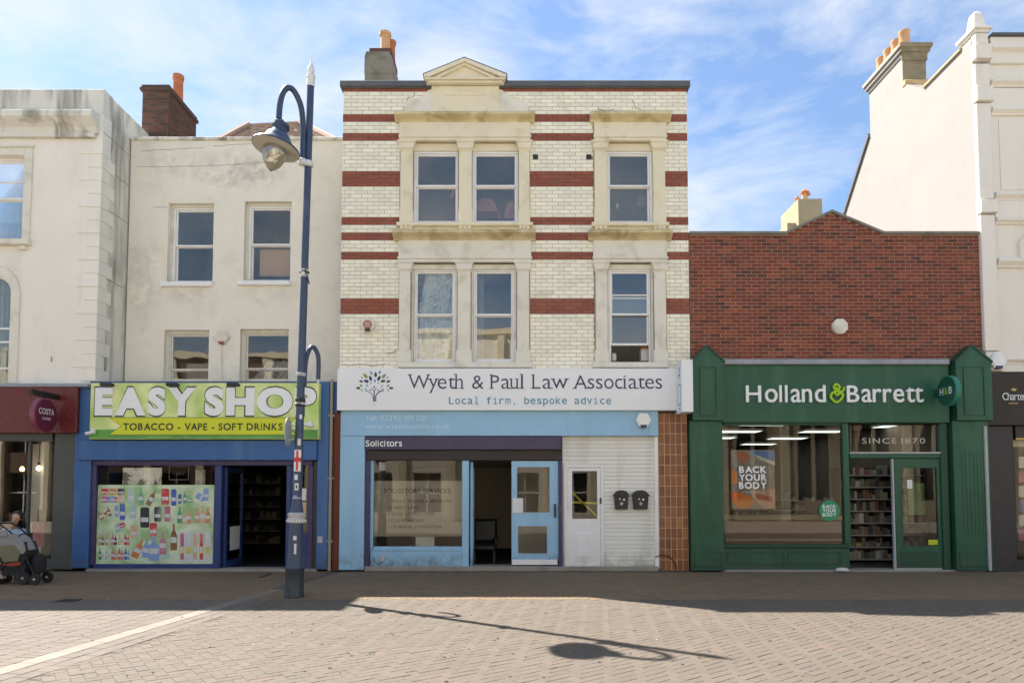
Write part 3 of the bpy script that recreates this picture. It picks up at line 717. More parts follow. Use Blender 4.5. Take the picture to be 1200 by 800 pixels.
# rooms behind, curtains, sheets
for (a, b, c, d) in UPW:
    x0, x1, z0, z1 = RC(a, c, b, d); room('room', wb, x0 - .3, x1 + .3, .31, 2.5, z0 - .5, z1 + .2, m_room)
for i, (a, b, c, d) in enumerate(LOW):
    x0, x1, z0, z1 = RC(a, c, b, d); room('room', wb, x0 - .2, x1 + .2, .31, 2.5, z0 - .3, z1 + .2, m_room)
def cloth(parent, x0, x1, z0, z1, y, amp, waves, mat, name='curtain', slant=0, ny=2, seed=1):
    random.seed(seed); mb = MB(); n = waves * 6; ph = [random.uniform(.6, 1.4) for _ in range(n + 1)]
    for i in range(n):
        for j in range(ny):
            def pt(i, j):
                t = i / n; k = j / ny; xx = x0 + (x1 - x0) * t; return (xx + slant * (k - .5), y + amp * math.sin(t * waves * 6.28 + k * slant * 6) * ph[i], z0 + (z1 - z0) * k)
            mb.quad([pt(i, j), pt(i + 1, j), pt(i + 1, j + 1), pt(i, j + 1)])
    return mb.build(name, mat, parent, smooth=True, autosmooth=False)
x0, x1, z0, z1 = RC(487, 316, 533, 421)
cloth(wb, x0, x1, z0, z1, .26, .03, 5, m_plastic, 'plastic_sheet', slant=.35, ny=10, seed=3)
x0, x1, z0, z1 = RC(558, 316, 566, 421); cloth(wb, x0, x1, z0, z1, .34, .02, 2, m_drape, seed=4)
# folds of the plastic sheet, highlights put into their pale colour; things behind the upper panes
m = MB(); q5 = lambda a, b: P(390 + a / 5, 290 + b / 5, .24)
for k_, (a, b, c, d, wd) in enumerate(((500, 262, 610, 150, .02), (530, 300, 620, 240, .03), (620, 240, 705, 165, .03), (500, 330, 600, 290, .035), (600, 290, 705, 255, .03), (505, 375, 640, 310, .04), (640, 310, 705, 262, .035), (500, 200, 590, 275, .014), (590, 275, 700, 290, .014), (540, 420, 560, 560, .09), (505, 460, 515, 620, .05), (580, 565, 700, 562, .03), (610, 610, 700, 590, .04), (585, 420, 690, 440, .03), (640, 480, 700, 500, .05))):
    (x_a, z_a), (x_b, z_b) = q5(a, b), q5(c, d); m.tube([(x_a, .262, z_a), ((x_a + x_b) / 2 + .02, .25, (z_a + z_b) / 2 - .015), (x_b, .262, z_b)], [wd * .3, wd * .5, wd * .25], 6)
m.build('plastic_fold_highlight', M('fold_highlight_plastic', (.85, .88, .88), .3, .2, 9), wb, smooth=True)
def heap(pts, mt, nm, y=.45):
    m = MB(); m.prism([P(u, v, y) for u, v in pts], y, y + .12); m.build(nm, mt, wb)
m_pinkc = M('dusty_pink_cloth', (.42, .20, .19), .9, .25, 7, .4, (.2, .09, .09)); m_brownc = M('dark_brown_cloth', (.10, .05, .035), .9, .25, 7)
heap([(523, 256), (524, 238), (527, 222), (532, 219), (538, 222), (538, 256)], m_brownc, 'wardrobe_edge'); heap([(526, 232), (530, 222), (534, 224), (531, 232)], m_pinkc, 'pink_reflection_cloth', .40)
heap([(554, 256), (555, 240), (561, 234), (572, 232), (579, 236), (583, 246), (588, 256)], m_pinkc, 'pink_reflection_cloth'); heap([(590, 256), (593, 242), (598, 235), (606, 234), (608, 256)], m_pinkc, 'pink_reflection_cloth')  # pink shapes reflected in the panes, added as cloth behind them
heap([(554, 256), (556, 247), (582, 248), (584, 256)], m_brownc, 'brown_cloth', .38)
heap([(747, 242), (748, 229), (757, 230), (758, 243)], M('dull_tan', (.35, .30, .2), .9, .3, 8), 'tan_paper', .5); heap([(722, 240), (724, 236), (725, 241), (723, 246)], m_card, 'white_scrap', .5)
# little things on the sill of the raised window
t = thing('storage_box', 'white box on the sill inside the part open window, orange cloth on top', 'box', (Xp(757, 420), .30, Zp(424)))
xa, xb, za_, zb_ = RC(751, 409, 761, 423, .35); MB().box(xa, xb, .32, .5, za_, zb_, b=.01).build('carton', m_card, t)
tt = thing('orange_cloth', 'crumpled orange cloth heaped on the white box in the right window', 'cloth', ((xa + xb) / 2, .4, zb_)); MB().lathe([(.085, 0), (.10, .03), (.07, .07), (.02, .09)], ((xa + xb) / 2, .4, zb_), 9).build('folds', M('orange_cloth', (.65, .22, .03), .8), tt, smooth=True)
xa, xb, za_, zb_ = RC(717, 414, 722, 423, .35); tag(MB().box(xa, xb, .32, .42, za_, zb_, b=.01).build('white_carton', m_card), 'small white carton at the left end of the part open window', 'carton')
# chimney stack on the roof
cs = thing('roof_chimney', 'tapering grey cement chimney stack with two clay pots on the glazed brick building roof', 'chimney', (Xp(446, 97, 1.2), 1.2, Zp(97, 1.2)))
yc = 1.2
def zc(v): return Zp(v, yc)
def xc(u, v=75): return Xp(u, v, yc)
b0 = zc(97) - .35; s = MB()
s.box(xc(427.5), xc(460.5), yc, yc + 1.3, b0, zc(86.5)); s.box(xc(427), xc(461), yc - .01, yc + 1.31, zc(86.5), zc(85.5)); s.build('stack', m_cement, cs)
s = MB().prism([(xc(427), zc(85.4)), (xc(461.5), zc(85.4)), (xc(459.5), zc(67)), (xc(455.5), zc(60.5)), (xc(429), zc(60.5)), (xc(427.2), zc(66))], yc, yc + 1.28); s.build('haunch', m_cement, cs)
MB().box(xc(432), xc(458), yc + .06, yc + .9, zc(60.4), zc(54.5)).build('cap', m_oldbrick, cs)
for k, (u, r, vt, dy) in enumerate(((449.5, 6.3, 31.5, .22), (453, 5.6, 29.5, .58))):
    rr = r / 51.5; h = zc(vt); b_ = zc(54.5)
    MB().lathe([(rr, b_), (rr * .93, b_ + .1), (rr * .9, h - .08), (rr * 1.12, h - .075), (rr * 1.15, h - .01), (rr * .8, h), (rr * .75, h - .1)], (Xp(u, 45, yc), yc + dy, 0), 18).build('pot', m_terra_pale if k == 0 else m_terra, cs, smooth=True)
# round alarm box on the brick
def alarm(u, v, r, y, label, face, rim, sides=20, bottom=None, name='alarm_box', fs=.82):
    X, Z = P(u, v, y); r = r / F * (y + CAMD); t = thing(name, label, 'alarm box', (X, y, Z))
    a0 = 0 if sides > 8 else math.pi / sides * (1 if sides == 8 else 0)
    pts = [(X + r * math.cos(a0 + 2 * math.pi * i / sides), Z + r * math.sin(a0 + 2 * math.pi * i / sides)) for i in range(sides)]
    MB().prism(pts, y - .07, y, mi=0).build('cover', rim, t, smooth=False)
    p2 = [(X + (p[0] - X) * fs, Z + (p[1] - Z) * fs) for p in pts]; MB().prism(p2, y - .085, y - .0702).build('face_panel', face, t)
    if bottom: 
        MB().prism([(X - r * .45, Z - r * .62), (X + r * .45, Z - r * .62), (X + r * .3, Z - r * .98), (X - r * .3, Z - r * .98)], y - .09, y - .005).build('strobe_lens', bottom, t)
    return t, X, Z, r
al, ax, az, ar = alarm(431.5, 381, 8.2, -.01, 'round red and cream alarm box fixed to the glazed brick wall', M('faded_red_plastic', (.42, .13, .08), .5, .15), m_creampaint, 22, m_iron, fs=.62)
for k in (-1, 0, 1): MB().box(ax - .055, ax + .055, -.0985, -.096, az + k * .035 - .006, az + k * .035 + .006).build('printed_line', m_creampaint, al)
# ------------------------------------------------------------------ ground floor office front of the glazed building
def bx(name, parent, u0, v0, u1, v1, ya, yb, mat, b=.006):
    x0, x1, z0, z1 = RC(u0, v0, u1, v1, ya); return MB().box(x0, x1, ya, yb, z0, z1, b=b).build(name, mat, parent)
def pane(parent, u0, v0, u1, v1, y, mat, name='pane'):
    x0, x1, z0, z1 = RC(u0, v0, u1, v1, y); return MB().quad([(x0, y, z0), (x1, y, z0), (x1, y, z1), (x0, y, z1)]).build(name, mat, parent)
bx('corner_pilaster', wb, 398, 482, 427, 667.5, -.12, .3, m_lblue, .008)
bx('fascia_board', wb, 401, 480, 771.5, 510.5, -.14, .3, m_lblue, .01)
bx('threshold', wb, 427, 663.5, 772, 669, -.10, .35, m_threshold)
sf = bx('shop_window', wb, 433.5, 642, 546, 664, -.02, .06, m_lblue, .01)      # stall riser with the window over it
for (a, b, c, d, yy) in ((433.5, 539.3, 437.5, 642, -.03), (541.5, 539.3, 549.5, 664, -.04)): bx('window_post', sf, a, b, c, d, yy, .06, m_lblue, .008)
bx('window_rail', sf, 437.7, 640, 541.3, 645, -.035, .05, m_lblue)
pane(sf, 437.5, 539.5, 541.5, 641, .0, m_g_shop)
x0, x1, z0, z1 = RC(438, 563, 541, 628, .06); film = M('frosted_film', (.46, .41, .35), .7, .05, 2, bump=0)
notice = thing('services_panel', 'large beige solicitors services panel hung in the pale blue office window', 'window panel', ((x0 + x1) / 2, .06, z0))
MB().box(x0, x1, .06, .07, z0, z1).build('panel', film, notice)
m_dtext = M('dark_print', (.05, .035, .03), .6, 0, bump=0); m_rtext = M('faded_red_print', (.30, .10, .08), .6, 0, bump=0)
def txt(parent, s, u0, u1, vb, h, y, mat, joined=True, **k):
    a, b = Xp(u0, vb, y), Xp(u1, vb, y); z = Zp(vb, y); return letters(s, a, b, z, Zp(vb - h, y) - z, y, mat, parent, joined=joined, **k)
txt(notice, 'SOLICITORS SERVICES', 450, 528, 577.5, 5.5, .055, m_dtext, bold=.012)
for i, s in enumerate(('✓ WILLS, TRUSTS & PROBATE', '✓ FAMILY LAW', '✓ CIVIL LITIGATION', '✓ CONVEYANCING', '✓ CRIMINAL LITIGATION')):
    s = s.replace('✓', '/'); u1 = 455 + len(s) * 2.95; txt(notice, s, 455, u1, 588.5 + i * 7.5, 3.6, .055, m_dtext, bold=.012)
bx('white_sheet', notice, 487, 628.5, 509, 640.5, .1, .105, m_card, 0); 
tag(bx('hung_paper', None, 444.5, 541.5, 452, 551, .08, .083, m_card, 0), 'small white paper card hanging at the top left of the office window', 'paper card')
bx('shutter_box', wb, 427.3, 527, 658.5, 539, -.06, .25, m_darkbox)
for (a, b) in ((427.3, 433.3), (654.5, 659)): bx('shutter_guide', wb, a, 539.2, b, 665, -.08, .1, m_purple)
m_side = m_officewall
XRo = Xp(659, 600); room('room', wb, Xp(433, 600), XRo, .12, 5.5, .03, Zp(536), m_officewall, M('dark_carpet', (.05, .04, .035), .95, .1))
bx('inner_partition', wb, 604, 541, 660, 664, 2.2, 2.3, m_officewall, 0)
# inward opened leaf on the left of the doorway
X0 = Xp(551, 600); dl_ = thing if False else None
leaf = MB(); leaf.box(X0, X0 + .045, .08, .60, .1, Zp(541)); lf = MB()
def leafgeo():
    m = MB(); z1 = Zp(541); z0 = .06; x = X0 + .0
    m.box(x, x + .05, .07, .15, z0, z1); m.box(x, x + .05, .52, .60, z0, z1); m.box(x, x + .05, .15, .52, z0, .4); m.box(x, x + .05, .15, .52, 1.1, 1.22); m.box(x, x + .05, .15, .52, z1 - .1, z1); return m
d1 = leafgeo().build('open_leaf', m_lblue, wb)
MB().quad([(X0 + .025, .15, .4), (X0 + .025, .52, .4), (X0 + .025, .52, 1.1), (X0 + .025, .15, 1.1)]).build('pane', m_g_shop, d1)
MB().quad([(X0 + .025, .15, 1.22), (X0 + .025, .52, 1.22), (X0 + .025, .52, Zp(545)), (X0 + .025, .15, Zp(545))]).build('pane', m_g_shop, d1)
# closed leaf
def framed_leaf(name, parent, rect, opens, y, mat, gl, t=.05, b=.012):
    x0, x1, z0, z1 = rect; m = MB(); wall_holes(m, x0, x1, z0, z1, y, y + t, opens); d = m.build(name, mat, parent)
    for o in opens:
        bead = MB(); g = .018
        bead.box(o[0], o[0] + g, y - .006, y + .02, o[2], o[3]); bead.box(o[1] - g, o[1], y - .006, y + .02, o[2], o[3]); bead.box(o[0] + g, o[1] - g, y - .006, y + .02, o[2], o[2] + g); bead.box(o[0] + g, o[1] - g, y - .006, y + .02, o[3] - g, o[3])
        bead.build('glazing_bead', mat, d); MB().quad([(o[0], y + .025, o[2]), (o[1], y + .025, o[2]), (o[1], y + .025, o[3]), (o[0], y + .025, o[3])]).build('pane', gl, d)
    return d
d2 = framed_leaf('door', wb, RC(599.5, 540, 654.3, 655), [RC(605, 546, 645, 601), RC(606, 615, 642, 649)], -.03, m_lblue, m_g_shop)
bx('kick_plate', d2, 599.6, 655.2, 653.5, 661.5, -.035, .02, m_whitepaint); bx('handle', d2, 649.5, 590, 651.5, 606, -.09, -.03, m_iron)
bx('door_post', wb, 546.5, 540, 549, 541, -.02, .05, m_lblue, 0)
nt_ = bx('paper_notice', None, 600.5, 583.5, 613, 601, -.045, -.036, m_card, .002); tag(nt_, 'white paper notice with a tree emblem stuck on the blue door', 'notice')
# white boarded front: separate boards
bd = struct if False else None
bp = MB(); x0, x1, z0, z1 = RC(659.2, 511, 771, 666); holes2 = [RC(662.5, 546, 706.5, 666)]
wall_holes(bp, x0, x1, z0, z1, .02, .12, holes2); back = bp.build('boarded_front', m_whitepaint, wb)
m_board = M('white_board_paint', (.77, .76, .70), .45, .04, 2, .30, (.46, .42, .33), .06, 50, streak=True, rand=.07, patches=[(0, 0, 40, .45, .7)], pcol=(.24, .21, .16))
nb = 33; hh = (z1 - z0) / nb
for i in range(nb):
    a = z0 + i * hh; zc_ = a + hh / 2
    for (p, q) in cutsegs(x0 + .002, Xp(767, 600), [(holes2[0][0] - .03, holes2[0][1] + .02)] if zc_ < holes2[0][3] + .03 else []):
        m = MB(); m.prism([(.02, a + .001), (-.004, a + .002), (-.002, a + hh * .5), (.006, a + hh - .004), (.02, a + hh - .003)], p, q, 'x'); m.build('board', m_board, back)
bx('edge_trim', wb, 767.2, 511, 772, 665.5, -.03, .12, m_whitepaint)
fr = MB(); hx0, hx1, hz0, hz1 = holes2[0]
fr.box(hx0 - .028, hx0 + .045, -.02, .1, hz0, hz1 + .03, b=.006); fr.box(hx1 - .045, hx1 + .018, -.02, .1, hz0, hz1 + .03, b=.006); fr.box(hx0 + .045, hx1 - .045, -.02, .1, hz1 - .03, hz1 + .03, b=.006); dfr = fr.build('door_frame', m_upvc, wb)
r = (hx0 + .048, hx1 - .048, hz0 + .01, hz1 - .033); gr = RC(669.5, 550.5, 703 - .5, 608.5)
gr = (max(gr[0], r[0] + .05), min(gr[1], r[1] - .05), gr[2], gr[3])
d3 = framed_leaf('door', wb, r, [gr], .0, m_upvc, m_g_shop)
pr = RC(671, 619, 699, 657.5); m = MB(); m.box(pr[0], pr[1], -.008, .0, pr[2], pr[3], b=.006); m.build('raised_panel', m_upvc, d3)
for k, g in ((0, .05), (1, .085)): MB().box(pr[0] + g, pr[1] - g, -.008 - .009 * (k + 1), -.008 - .009 * k - .0005, pr[2] + g * 1.2, pr[3] - g * 1.2, b=.006).build('raised_panel', m_upvc, d3)
bx('handle', d3, 703.2, 583, 705, 590, -.04, .0, m_iron)
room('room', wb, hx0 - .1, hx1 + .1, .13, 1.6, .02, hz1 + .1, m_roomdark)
tape = M('yellow_tape', (.7, .62, .08), .6, 0, bump=0)
tp = thing('barrier_tape', 'yellow tape crossed behind the glass of the white door', 'tape', (Xp(686, 585, .1), .1, Zp(590, .1)))
for (a, b, c, d) in ((669, 575, 701, 606), (669, 588, 703, 589.5)):
    p, q = P(a, b, .08), P(c, d, .08); MB().prism([(p[0], p[1] - .02), (q[0], q[1] - .02), (q[0], q[1] + .02), (p[0], p[1] + .02)], .08, .083).build('tape_strip', tape, tp)
# brown tiled pier at the right with single tiles
TX0, TX1, _, _ = RC(772, 484, 805.5, 668); tz0, tz1 = 0.02, Zp(484)
pier = MB().box(TX0, TX1, -.035, .31, tz0, tz1).build('tiled_pier', m_grout, wb)
nc = 5; cw = (TX1 - TX0) / nc; nr = 15; rh = (tz1 - tz0) / nr
for i in range(nc):
    for j in range(nr): brick_piece('tile', pier, TX0 + i * cw + .007, TX0 + (i + 1) * cw - .007, -.038 + random.uniform(-.001, .001), -.034, tz0 + j * rh + .006, tz0 + (j + 1) * rh - .006, m_btile, b=.003)
# signs of the office
sg = thing('office_fascia_sign', 'long white fascia sign with a leafy tree emblem and dark serif law firm name', 'shop sign', (Xp(594, 455), -.2, Zp(480.5)))
SY = -.24; x0, x1, z0, z1 = RC(395, 431.5, 793, 480.5, SY)
MB().box(x0, x1, SY, .004, z0, z1, b=.006).build('panel', m_signwhite, sg)
txt(sg, 'Wyeth & Paul Law Associates', 479, 776, 455.3, 17, SY - .006, m_navytext, joined=False, serif=True, bold=-.006, xh=.70)
txt(sg, 'Local firm, bespoke advice', 526, 716, 473.2, 8.6, SY - .006, m_teal, joined=True, mono=True, bold=.004, xh=.74)
def leaf_shape(cx, cz, L_, wd, ang, y): 
    pts = []
    for i in range(10):
        t = i / 10 * 2 * math.pi; a = math.cos(t) * L_ / 2; b = math.sin(t) * wd / 2 * (1 - .35 * math.cos(t)); b *= abs(math.sin(t)) ** .3
        pts.append((cx + a * math.cos(ang) - b * math.sin(ang), y, cz + a * math.sin(ang) + b * math.cos(ang)))
    return pts
EC = {'g': M('emblem_green', (.20, .36, .08), .5, 0, bump=0), 'n': M('emblem_navy', (.03, .05, .12), .5, 0, bump=0), 'b': M('emblem_blue', (.18, .32, .55), .5, 0, bump=0), 't': M('emblem_teal', (.12, .30, .38), .5, 0, bump=0), 'p': M('emblem_plum', (.10, .05, .10), .5, 0, bump=0), 'l': M('emblem_pale_green', (.35, .45, .25), .5, 0, bump=0)}
em = MB(); ek = list(EC)
# (zoom pixel x, y, length, width, angle deg, colour), measured on a 13.33x enlargement
for (ex, ey, l, wd, an, c) in ((175, 202, 95, 48, 130, 'g'), (267, 158, 60, 30, 120, 't'), (336, 182, 85, 45, 90, 'p'), (402, 145, 62, 32, 60, 't'), (467, 205, 90, 46, 50, 'g'), (255, 240, 85, 46, 110, 'n'), (390, 238, 88, 46, 62, 'n'),
    (122, 232, 40, 20, 130, 'b'), (524, 230, 42, 20, 45, 'b'), (107, 288, 62, 36, 160, 'p'), (188, 285, 85, 48, 172, 'n'), (325, 280, 52, 34, 90, 'b'), (455, 285, 80, 44, 12, 'p'), (538, 290, 66, 36, 25, 'n'), (107, 355, 58, 32, 150, 'g'), (200, 352, 46, 26, 110, 'b'),
    (264, 312, 40, 24, 95, 'l'), (380, 312, 40, 24, 85, 'l'), (437, 357, 38, 24, 70, 'b'), (532, 356, 58, 32, 35, 'g'), (62, 393, 72, 40, 175, 'n'), (583, 395, 72, 38, 0, 'n'), (114, 428, 46, 24, 170, 'l'), (527, 427, 44, 22, 160, 'l'), (255, 424, 36, 18, 170, 'p'), (378, 426, 34, 18, 10, 'p'), (183, 405, 26, 16, 150, 'n'), (452, 405, 26, 16, 30, 'n'), (316, 376, 28, 28, 0, 'p'), (210, 312, 24, 14, 60, 't'), (420, 395, 22, 14, 60, 't')):
    X_, Z_ = P(415 + ex / 13.33, 425 + ey / 13.33, SY); k = 1 / 13.33 / 56.0
    em.quad(leaf_shape(X_, Z_, l * k, wd * k, R(an), SY - .004), ek.index(c))
ep = lambda *q: [P(415 + a / 13.33, 425 + b / 13.33, SY) for a, b in q]
for k_, (q, wd, c) in enumerate(((((298, 605), (298, 520), (270, 480), (225, 450), (165, 425)), 13, 't'), (((314, 605), (314, 450)), 15, 'p'), (((314, 450), (285, 390)), 9, 'p'), (((314, 450), (350, 385)), 9, 'p'), (((338, 605), (338, 515), (365, 475), (410, 445), (465, 428)), 15, 'p'), (((314, 640), (311, 680)), 5, 'l'))):
    stroke(em, ep(*q), wd / 13.33 / 56, SY - .0045 - k_ * .0002, ek.index(c))
em.build('tree_emblem', list(EC.values()), sg)
ps = thing('projecting_sign', 'thick white box sign projecting at the right end of the law office fascia', 'projecting sign', (Xp(805, 450), -.5, Zp(482)))
px0, px1, pz0, pz1 = RC(798.9, 420.9, 812.3, 482.4, -.70)
MB().box(px0, px1, -.70, -.245, pz0, pz1, b=.008).build('box_panel', m_signwhite, ps)
m = MB(); 
for (a, b, c, d) in ((-.62, .55, -.60, .15), (-.40, .55, -.38, .15), (-.62, .55, -.40, .53), (-.62, .17, -.40, .15), (-.58, .75, -.44, .70), (-.54, .88, -.48, .78), (-.52, .70, -.50, .62), (-.56, .10, -.46, .07)):
    h_ = pz1 - pz0; m.box(px0 - .003, px0 - .0005, a, c, pz0 + h_ * d, pz0 + h_ * b)
m.build('printed_lines', EC['t'], ps)
ss = thing('solicitors_sign', 'dark navy strip sign reading Solicitors in white above the office window', 'sign', (Xp(542, 518), -.1, Zp(526.5)))
x0, x1, z0, z1 = RC(427.3, 511.2, 658.3, 526.5, -.13); MB().box(x0, x1, -.13, .0, z0, z1, b=.006).build('panel', m_navy, ss)
txt(ss, 'Solicitors', 428.5, 471, 522.7, 7.4, -.136, m_hbletter, bold=.012, xh=.74)
tl = thing('contact_lettering', 'pale phone number and web address on the light blue fascia', 'lettering', (Xp(465, 495), -.14, Zp(503)))
txt(tl, 'Tel: 02392 001551', 428, 499, 492.6, 6.6, -.143, m_lbtext, bold=-.002, xh=.74); txt(tl, 'www.wyethpaullaw.co.uk', 428, 527, 502, 5.4, -.143, m_lbtext, bold=-.002, xh=.74)
alarm(753.5, 492.3, 9.2, -.14, 'white hexagonal alarm box on the light blue fascia of the law office', m_upvc, m_upvc, 6, m_navytext)
tag(bx('switch_box', None, 445, 650, 450.5, 657.5, -.05, -.02, m_galv), 'little grey electrical box on the pale blue panel below the window', 'electrical box')
cb = MB(); pts = [P(u, v, -.035) for u, v in ((438, 652), (439, 658), (444, 661), (448, 658.5), (449, 656))]; cb.tube([(p[0], -.035, p[1]) for p in pts], .007, 6); tag(cb.build('thin_cable', m_black), 'thin black cable looping to the grey box under the office window', 'cable')
cb = MB(); pts = [P(u, v, -.06) for u, v in ((768, 652), (775, 650), (783, 651), (790, 657), (793, 667))]; cb.tube([(p[0], -.06, p[1]) for p in pts], .010, 6); tag(cb.build('thick_cable', m_black), 'black cable curving down over the foot of the brown tiled pier', 'cable')
# letter boxes
def mailbox(u0, u1, label):
    x0, x1, z0, z1 = RC(u0, 574, u1, 596.5, -.12); t = thing('letter_box', label, 'letter box', ((x0 + x1) / 2, -.08, z0), 'black letter boxes on the white boards'); cx = (x0 + x1) / 2; w_ = x1 - x0; h = z1 - z0
    MB().prism([(x0 + w_ * .10, z0), (x1 - w_ * .10, z0), (x1 - w_ * .04, z0 + h * .68), (x0 + w_ * .04, z0 + h * .68)], -.11, -.006).build('box_body', m_black, t)
    pts = [(x0 - .005, z0 + h * .69), (x1 + .005, z0 + h * .69), (x1, z0 + h * .80)] + [(cx + w_ * .42 * math.cos(a), z0 + h * .80 + h * .2 * math.sin(a)) for a in [R(k) for k in range(0, 181, 20)]] + [(x0, z0 + h * .80)]
    MB().prism(pts, -.13, -.006).build('lid', m_black, t)
    e = MB(); 
    for k in range(4): e.prism([(cx + .022 * math.cos(k * 1.57 + .2) + .014 * math.cos(q), z0 + h * .3 + .022 * math.sin(k * 1.57 + .2) + .014 * math.sin(q)) for q in [R(i * 60) for i in range(6)]], -.118, -.1105)
    e.build('emblem', m_creampaint, t); s_ = MB(); s_.box(cx - .05, cx - .02, -.115, -.1105, z0 + h * .5, z0 + h * .58); s_.box(cx + .03, cx + .07, -.115, -.1105, z0 + h * .46, z0 + h * .56); s_.build('sticker', m_card, t)
mailbox(719.5, 737.5, 'black letter box beside the white door, left of the pair'); mailbox(741, 761, 'black letter box nearer the brown tiled pier, right of the pair')
# an office chair glimpsed in the doorway
t = thing('armchair', 'black armchair in shadow just inside the office doorway', 'armchair', (-.62, 1.2, .03)); x, y = -.62, 1.3
MB().box(x - .28, x + .28, y - .25, y + .3, .32, .48, b=.05).build('seat', m_black, t); MB().box(x - .28, x + .28, y + .2, y + .36, .48, 1.02, b=.06).build('backrest', m_black, t)
for k in (-1, 1): MB().box(x + k * .26 - .05, x + k * .26 + .05, y - .22, y + .2, .48, .62, b=.03).build('armrest', m_black, t)
for a in (-1, 1):
    for b in (-1, 1): MB().box(x + a * .22 - .02, x + a * .22 + .02, y + b * .2 - .02, y + b * .2 + .02, .03, .32).build('leg', m_black, t)

# ================================================================== PAINTED RENDER BUILDING with the convenience shop
EY = 1.0
EX0, EX1 = Xp(118, 300) , WX0 + .012
eb = thing('cream_rendered_building', 'plain cream rendered two storey building set back above the blue and green corner shop', 'building', ((EX0 + EX1) / 2, 0, 0))
def e(u0, v0, u1, v1): return RC(u0, v0, u1, v1, EY)
EH = [e(196.5, 238, 250, 331), e(286, 236, 341, 330), e(192, 386.5, 244.5, 447), e(281, 385.5, 338, 447)]
ezt = Zp(165, EY) ; m = MB(); wall_holes(m, EX0, EX1, Zp(520, EY), ezt, EY, EY + .3, EH); m.build('wall', m_render, eb)
m = MB(); n = 12
for i in range(n):      # coping rises slightly to the right
    a = EX0 + (EX1 - EX0) * i / n; b = EX0 + (EX1 - EX0) * (i + 1) / n
    m.box(a, b - .008, EY - .045, EY + .36, ezt + .001, ezt + .07 + .004 * (i % 2), b=.01)
m.build('coping', m_stucco_dirty, eb)
MB().box(EX0 + .02, EX1, EY + .3, EY + 8, Zp(520, EY), ezt - .3).build('body', m_cement, eb)
for k, (h_, um, g1) in enumerate(zip(EH, (286, 284.5, 432.5, 431.5), (4, 4, 0, 0))):
    x0, x1, z0, z1 = h_
    sash(eb, x0 + .05, x1 - .001, z0 + .002, z1 - .05, EY + .14, Zp(um, EY), fr=.05 if k < 2 else .03, sf=.035, mat=m_whitepaint if k < 2 else m_creampaint, gl=m_g_old, bottom=.08)
    MB().box(x0, x0 + .049, EY + .13, EY + .28, z0, z1).build('window_lining', m_creampaint, eb); MB().box(x0 + .05, x1, EY + .12, EY + .28, z1 - .05, z1).build('window_lining', m_creampaint, eb)
for (a, b, c, d) in ((190, 331, 250, 336.5), (279.5, 330, 341, 335)): x0, x1, z0, z1 = e(a, b, c, d); MB().box(x0, x1, EY - .09, EY + .14, z0, z1, b=.012).build('window_sill', m_whitepaint, eb)
# interior of the upper rooms: body is solid, so shallow rooms are cut by a dark lining
for i, h_ in enumerate(EH):
    x0, x1, z0, z1 = h_
bodyfix = [o for o in eb.children if o.name.startswith('body')][0]; bpy.data.objects.remove(bodyfix)
m = MB().box(EX0 + .02, EX0 + .3, EY + .31, EY + 8, 3.2, ezt - .3); m.box(EX1 - .3, EX1, EY + .31, EY + 8, 3.2, ezt - .3); m.box(EX0 + .3, EX1 - .3, EY + 7.7, EY + 8, 3.2, ezt - .3); m.box(EX0 + .3, EX1 - .3, EY + .31, EY + 7.7, ezt - .5, ezt - .35); m.build('body', m_cement, eb)
for h_ in EH: room('room', eb, h_[0] - .2, h_[1] + .2, EY + .31, EY + 2.4, h_[2] - .15, h_[3] + .15, m_room)
x0, x1, z0, z1 = e(298, 286, 340, 318)
m = MB(); n = 22
for i in range(n): a = z0 + (z1 - z0) * i / n; m.prism([(EY + .33, a), (EY + .345, a + .001), (EY + .36, a + (z1 - z0) / n * 1.1), (EY + .345, a + (z1 - z0) / n * 1.1)], x0, x1, 'x')
m.build('blind', m_blind, eb)
x0, x1, z0, z1 = e(292, 406, 337, 447); cloth(eb, x0, x1, z0 - .02, z0 + .55, EY + .45, .05, 5, m_plastic, 'plastic_sheet', slant=.5, ny=6, seed=8)
x0, x1, z0, z1 = e(206, 420, 240, 447); MB().box(x0, x1, EY + .5, EY + .8, z0, z0 + .5).build('stored_box', m_room, eb)
# long thin surface cracks and render lines
m = MB()
for (u0, v0, u1, v1) in ((165, 177, 240, 173), (250, 171, 345, 167), (160, 196, 300, 193), (275, 191.5, 352, 190), (180, 243, 196, 243)):
    random.seed(int(u0)); pts = []; n = 14
    for i in range(n + 1): t_ = i / n; q = P(u0 + (u1 - u0) * t_, v0 + (v1 - v0) * t_ + random.uniform(-.5, .5), EY); pts.append(q)
    stroke(m, pts, .010, EY - .001)
m.build('crack', m_cement, eb)
alarm(261, 395.5, 8.5, EY, 'weathered cream alarm box with a red lens between the two lower windows', m_creampaint, m_creampaint, 6, m_rtext)
cb = MB(); p, q = P(260, 404, EY), P(260, 446, EY); cb.tube([(p[0], EY - .012, p[1]), (q[0], EY - .012, q[1])], .012, 6); tag(cb.build('alarm_cable', m_creampaint), 'painted cable running straight down from the cream alarm box', 'cable')
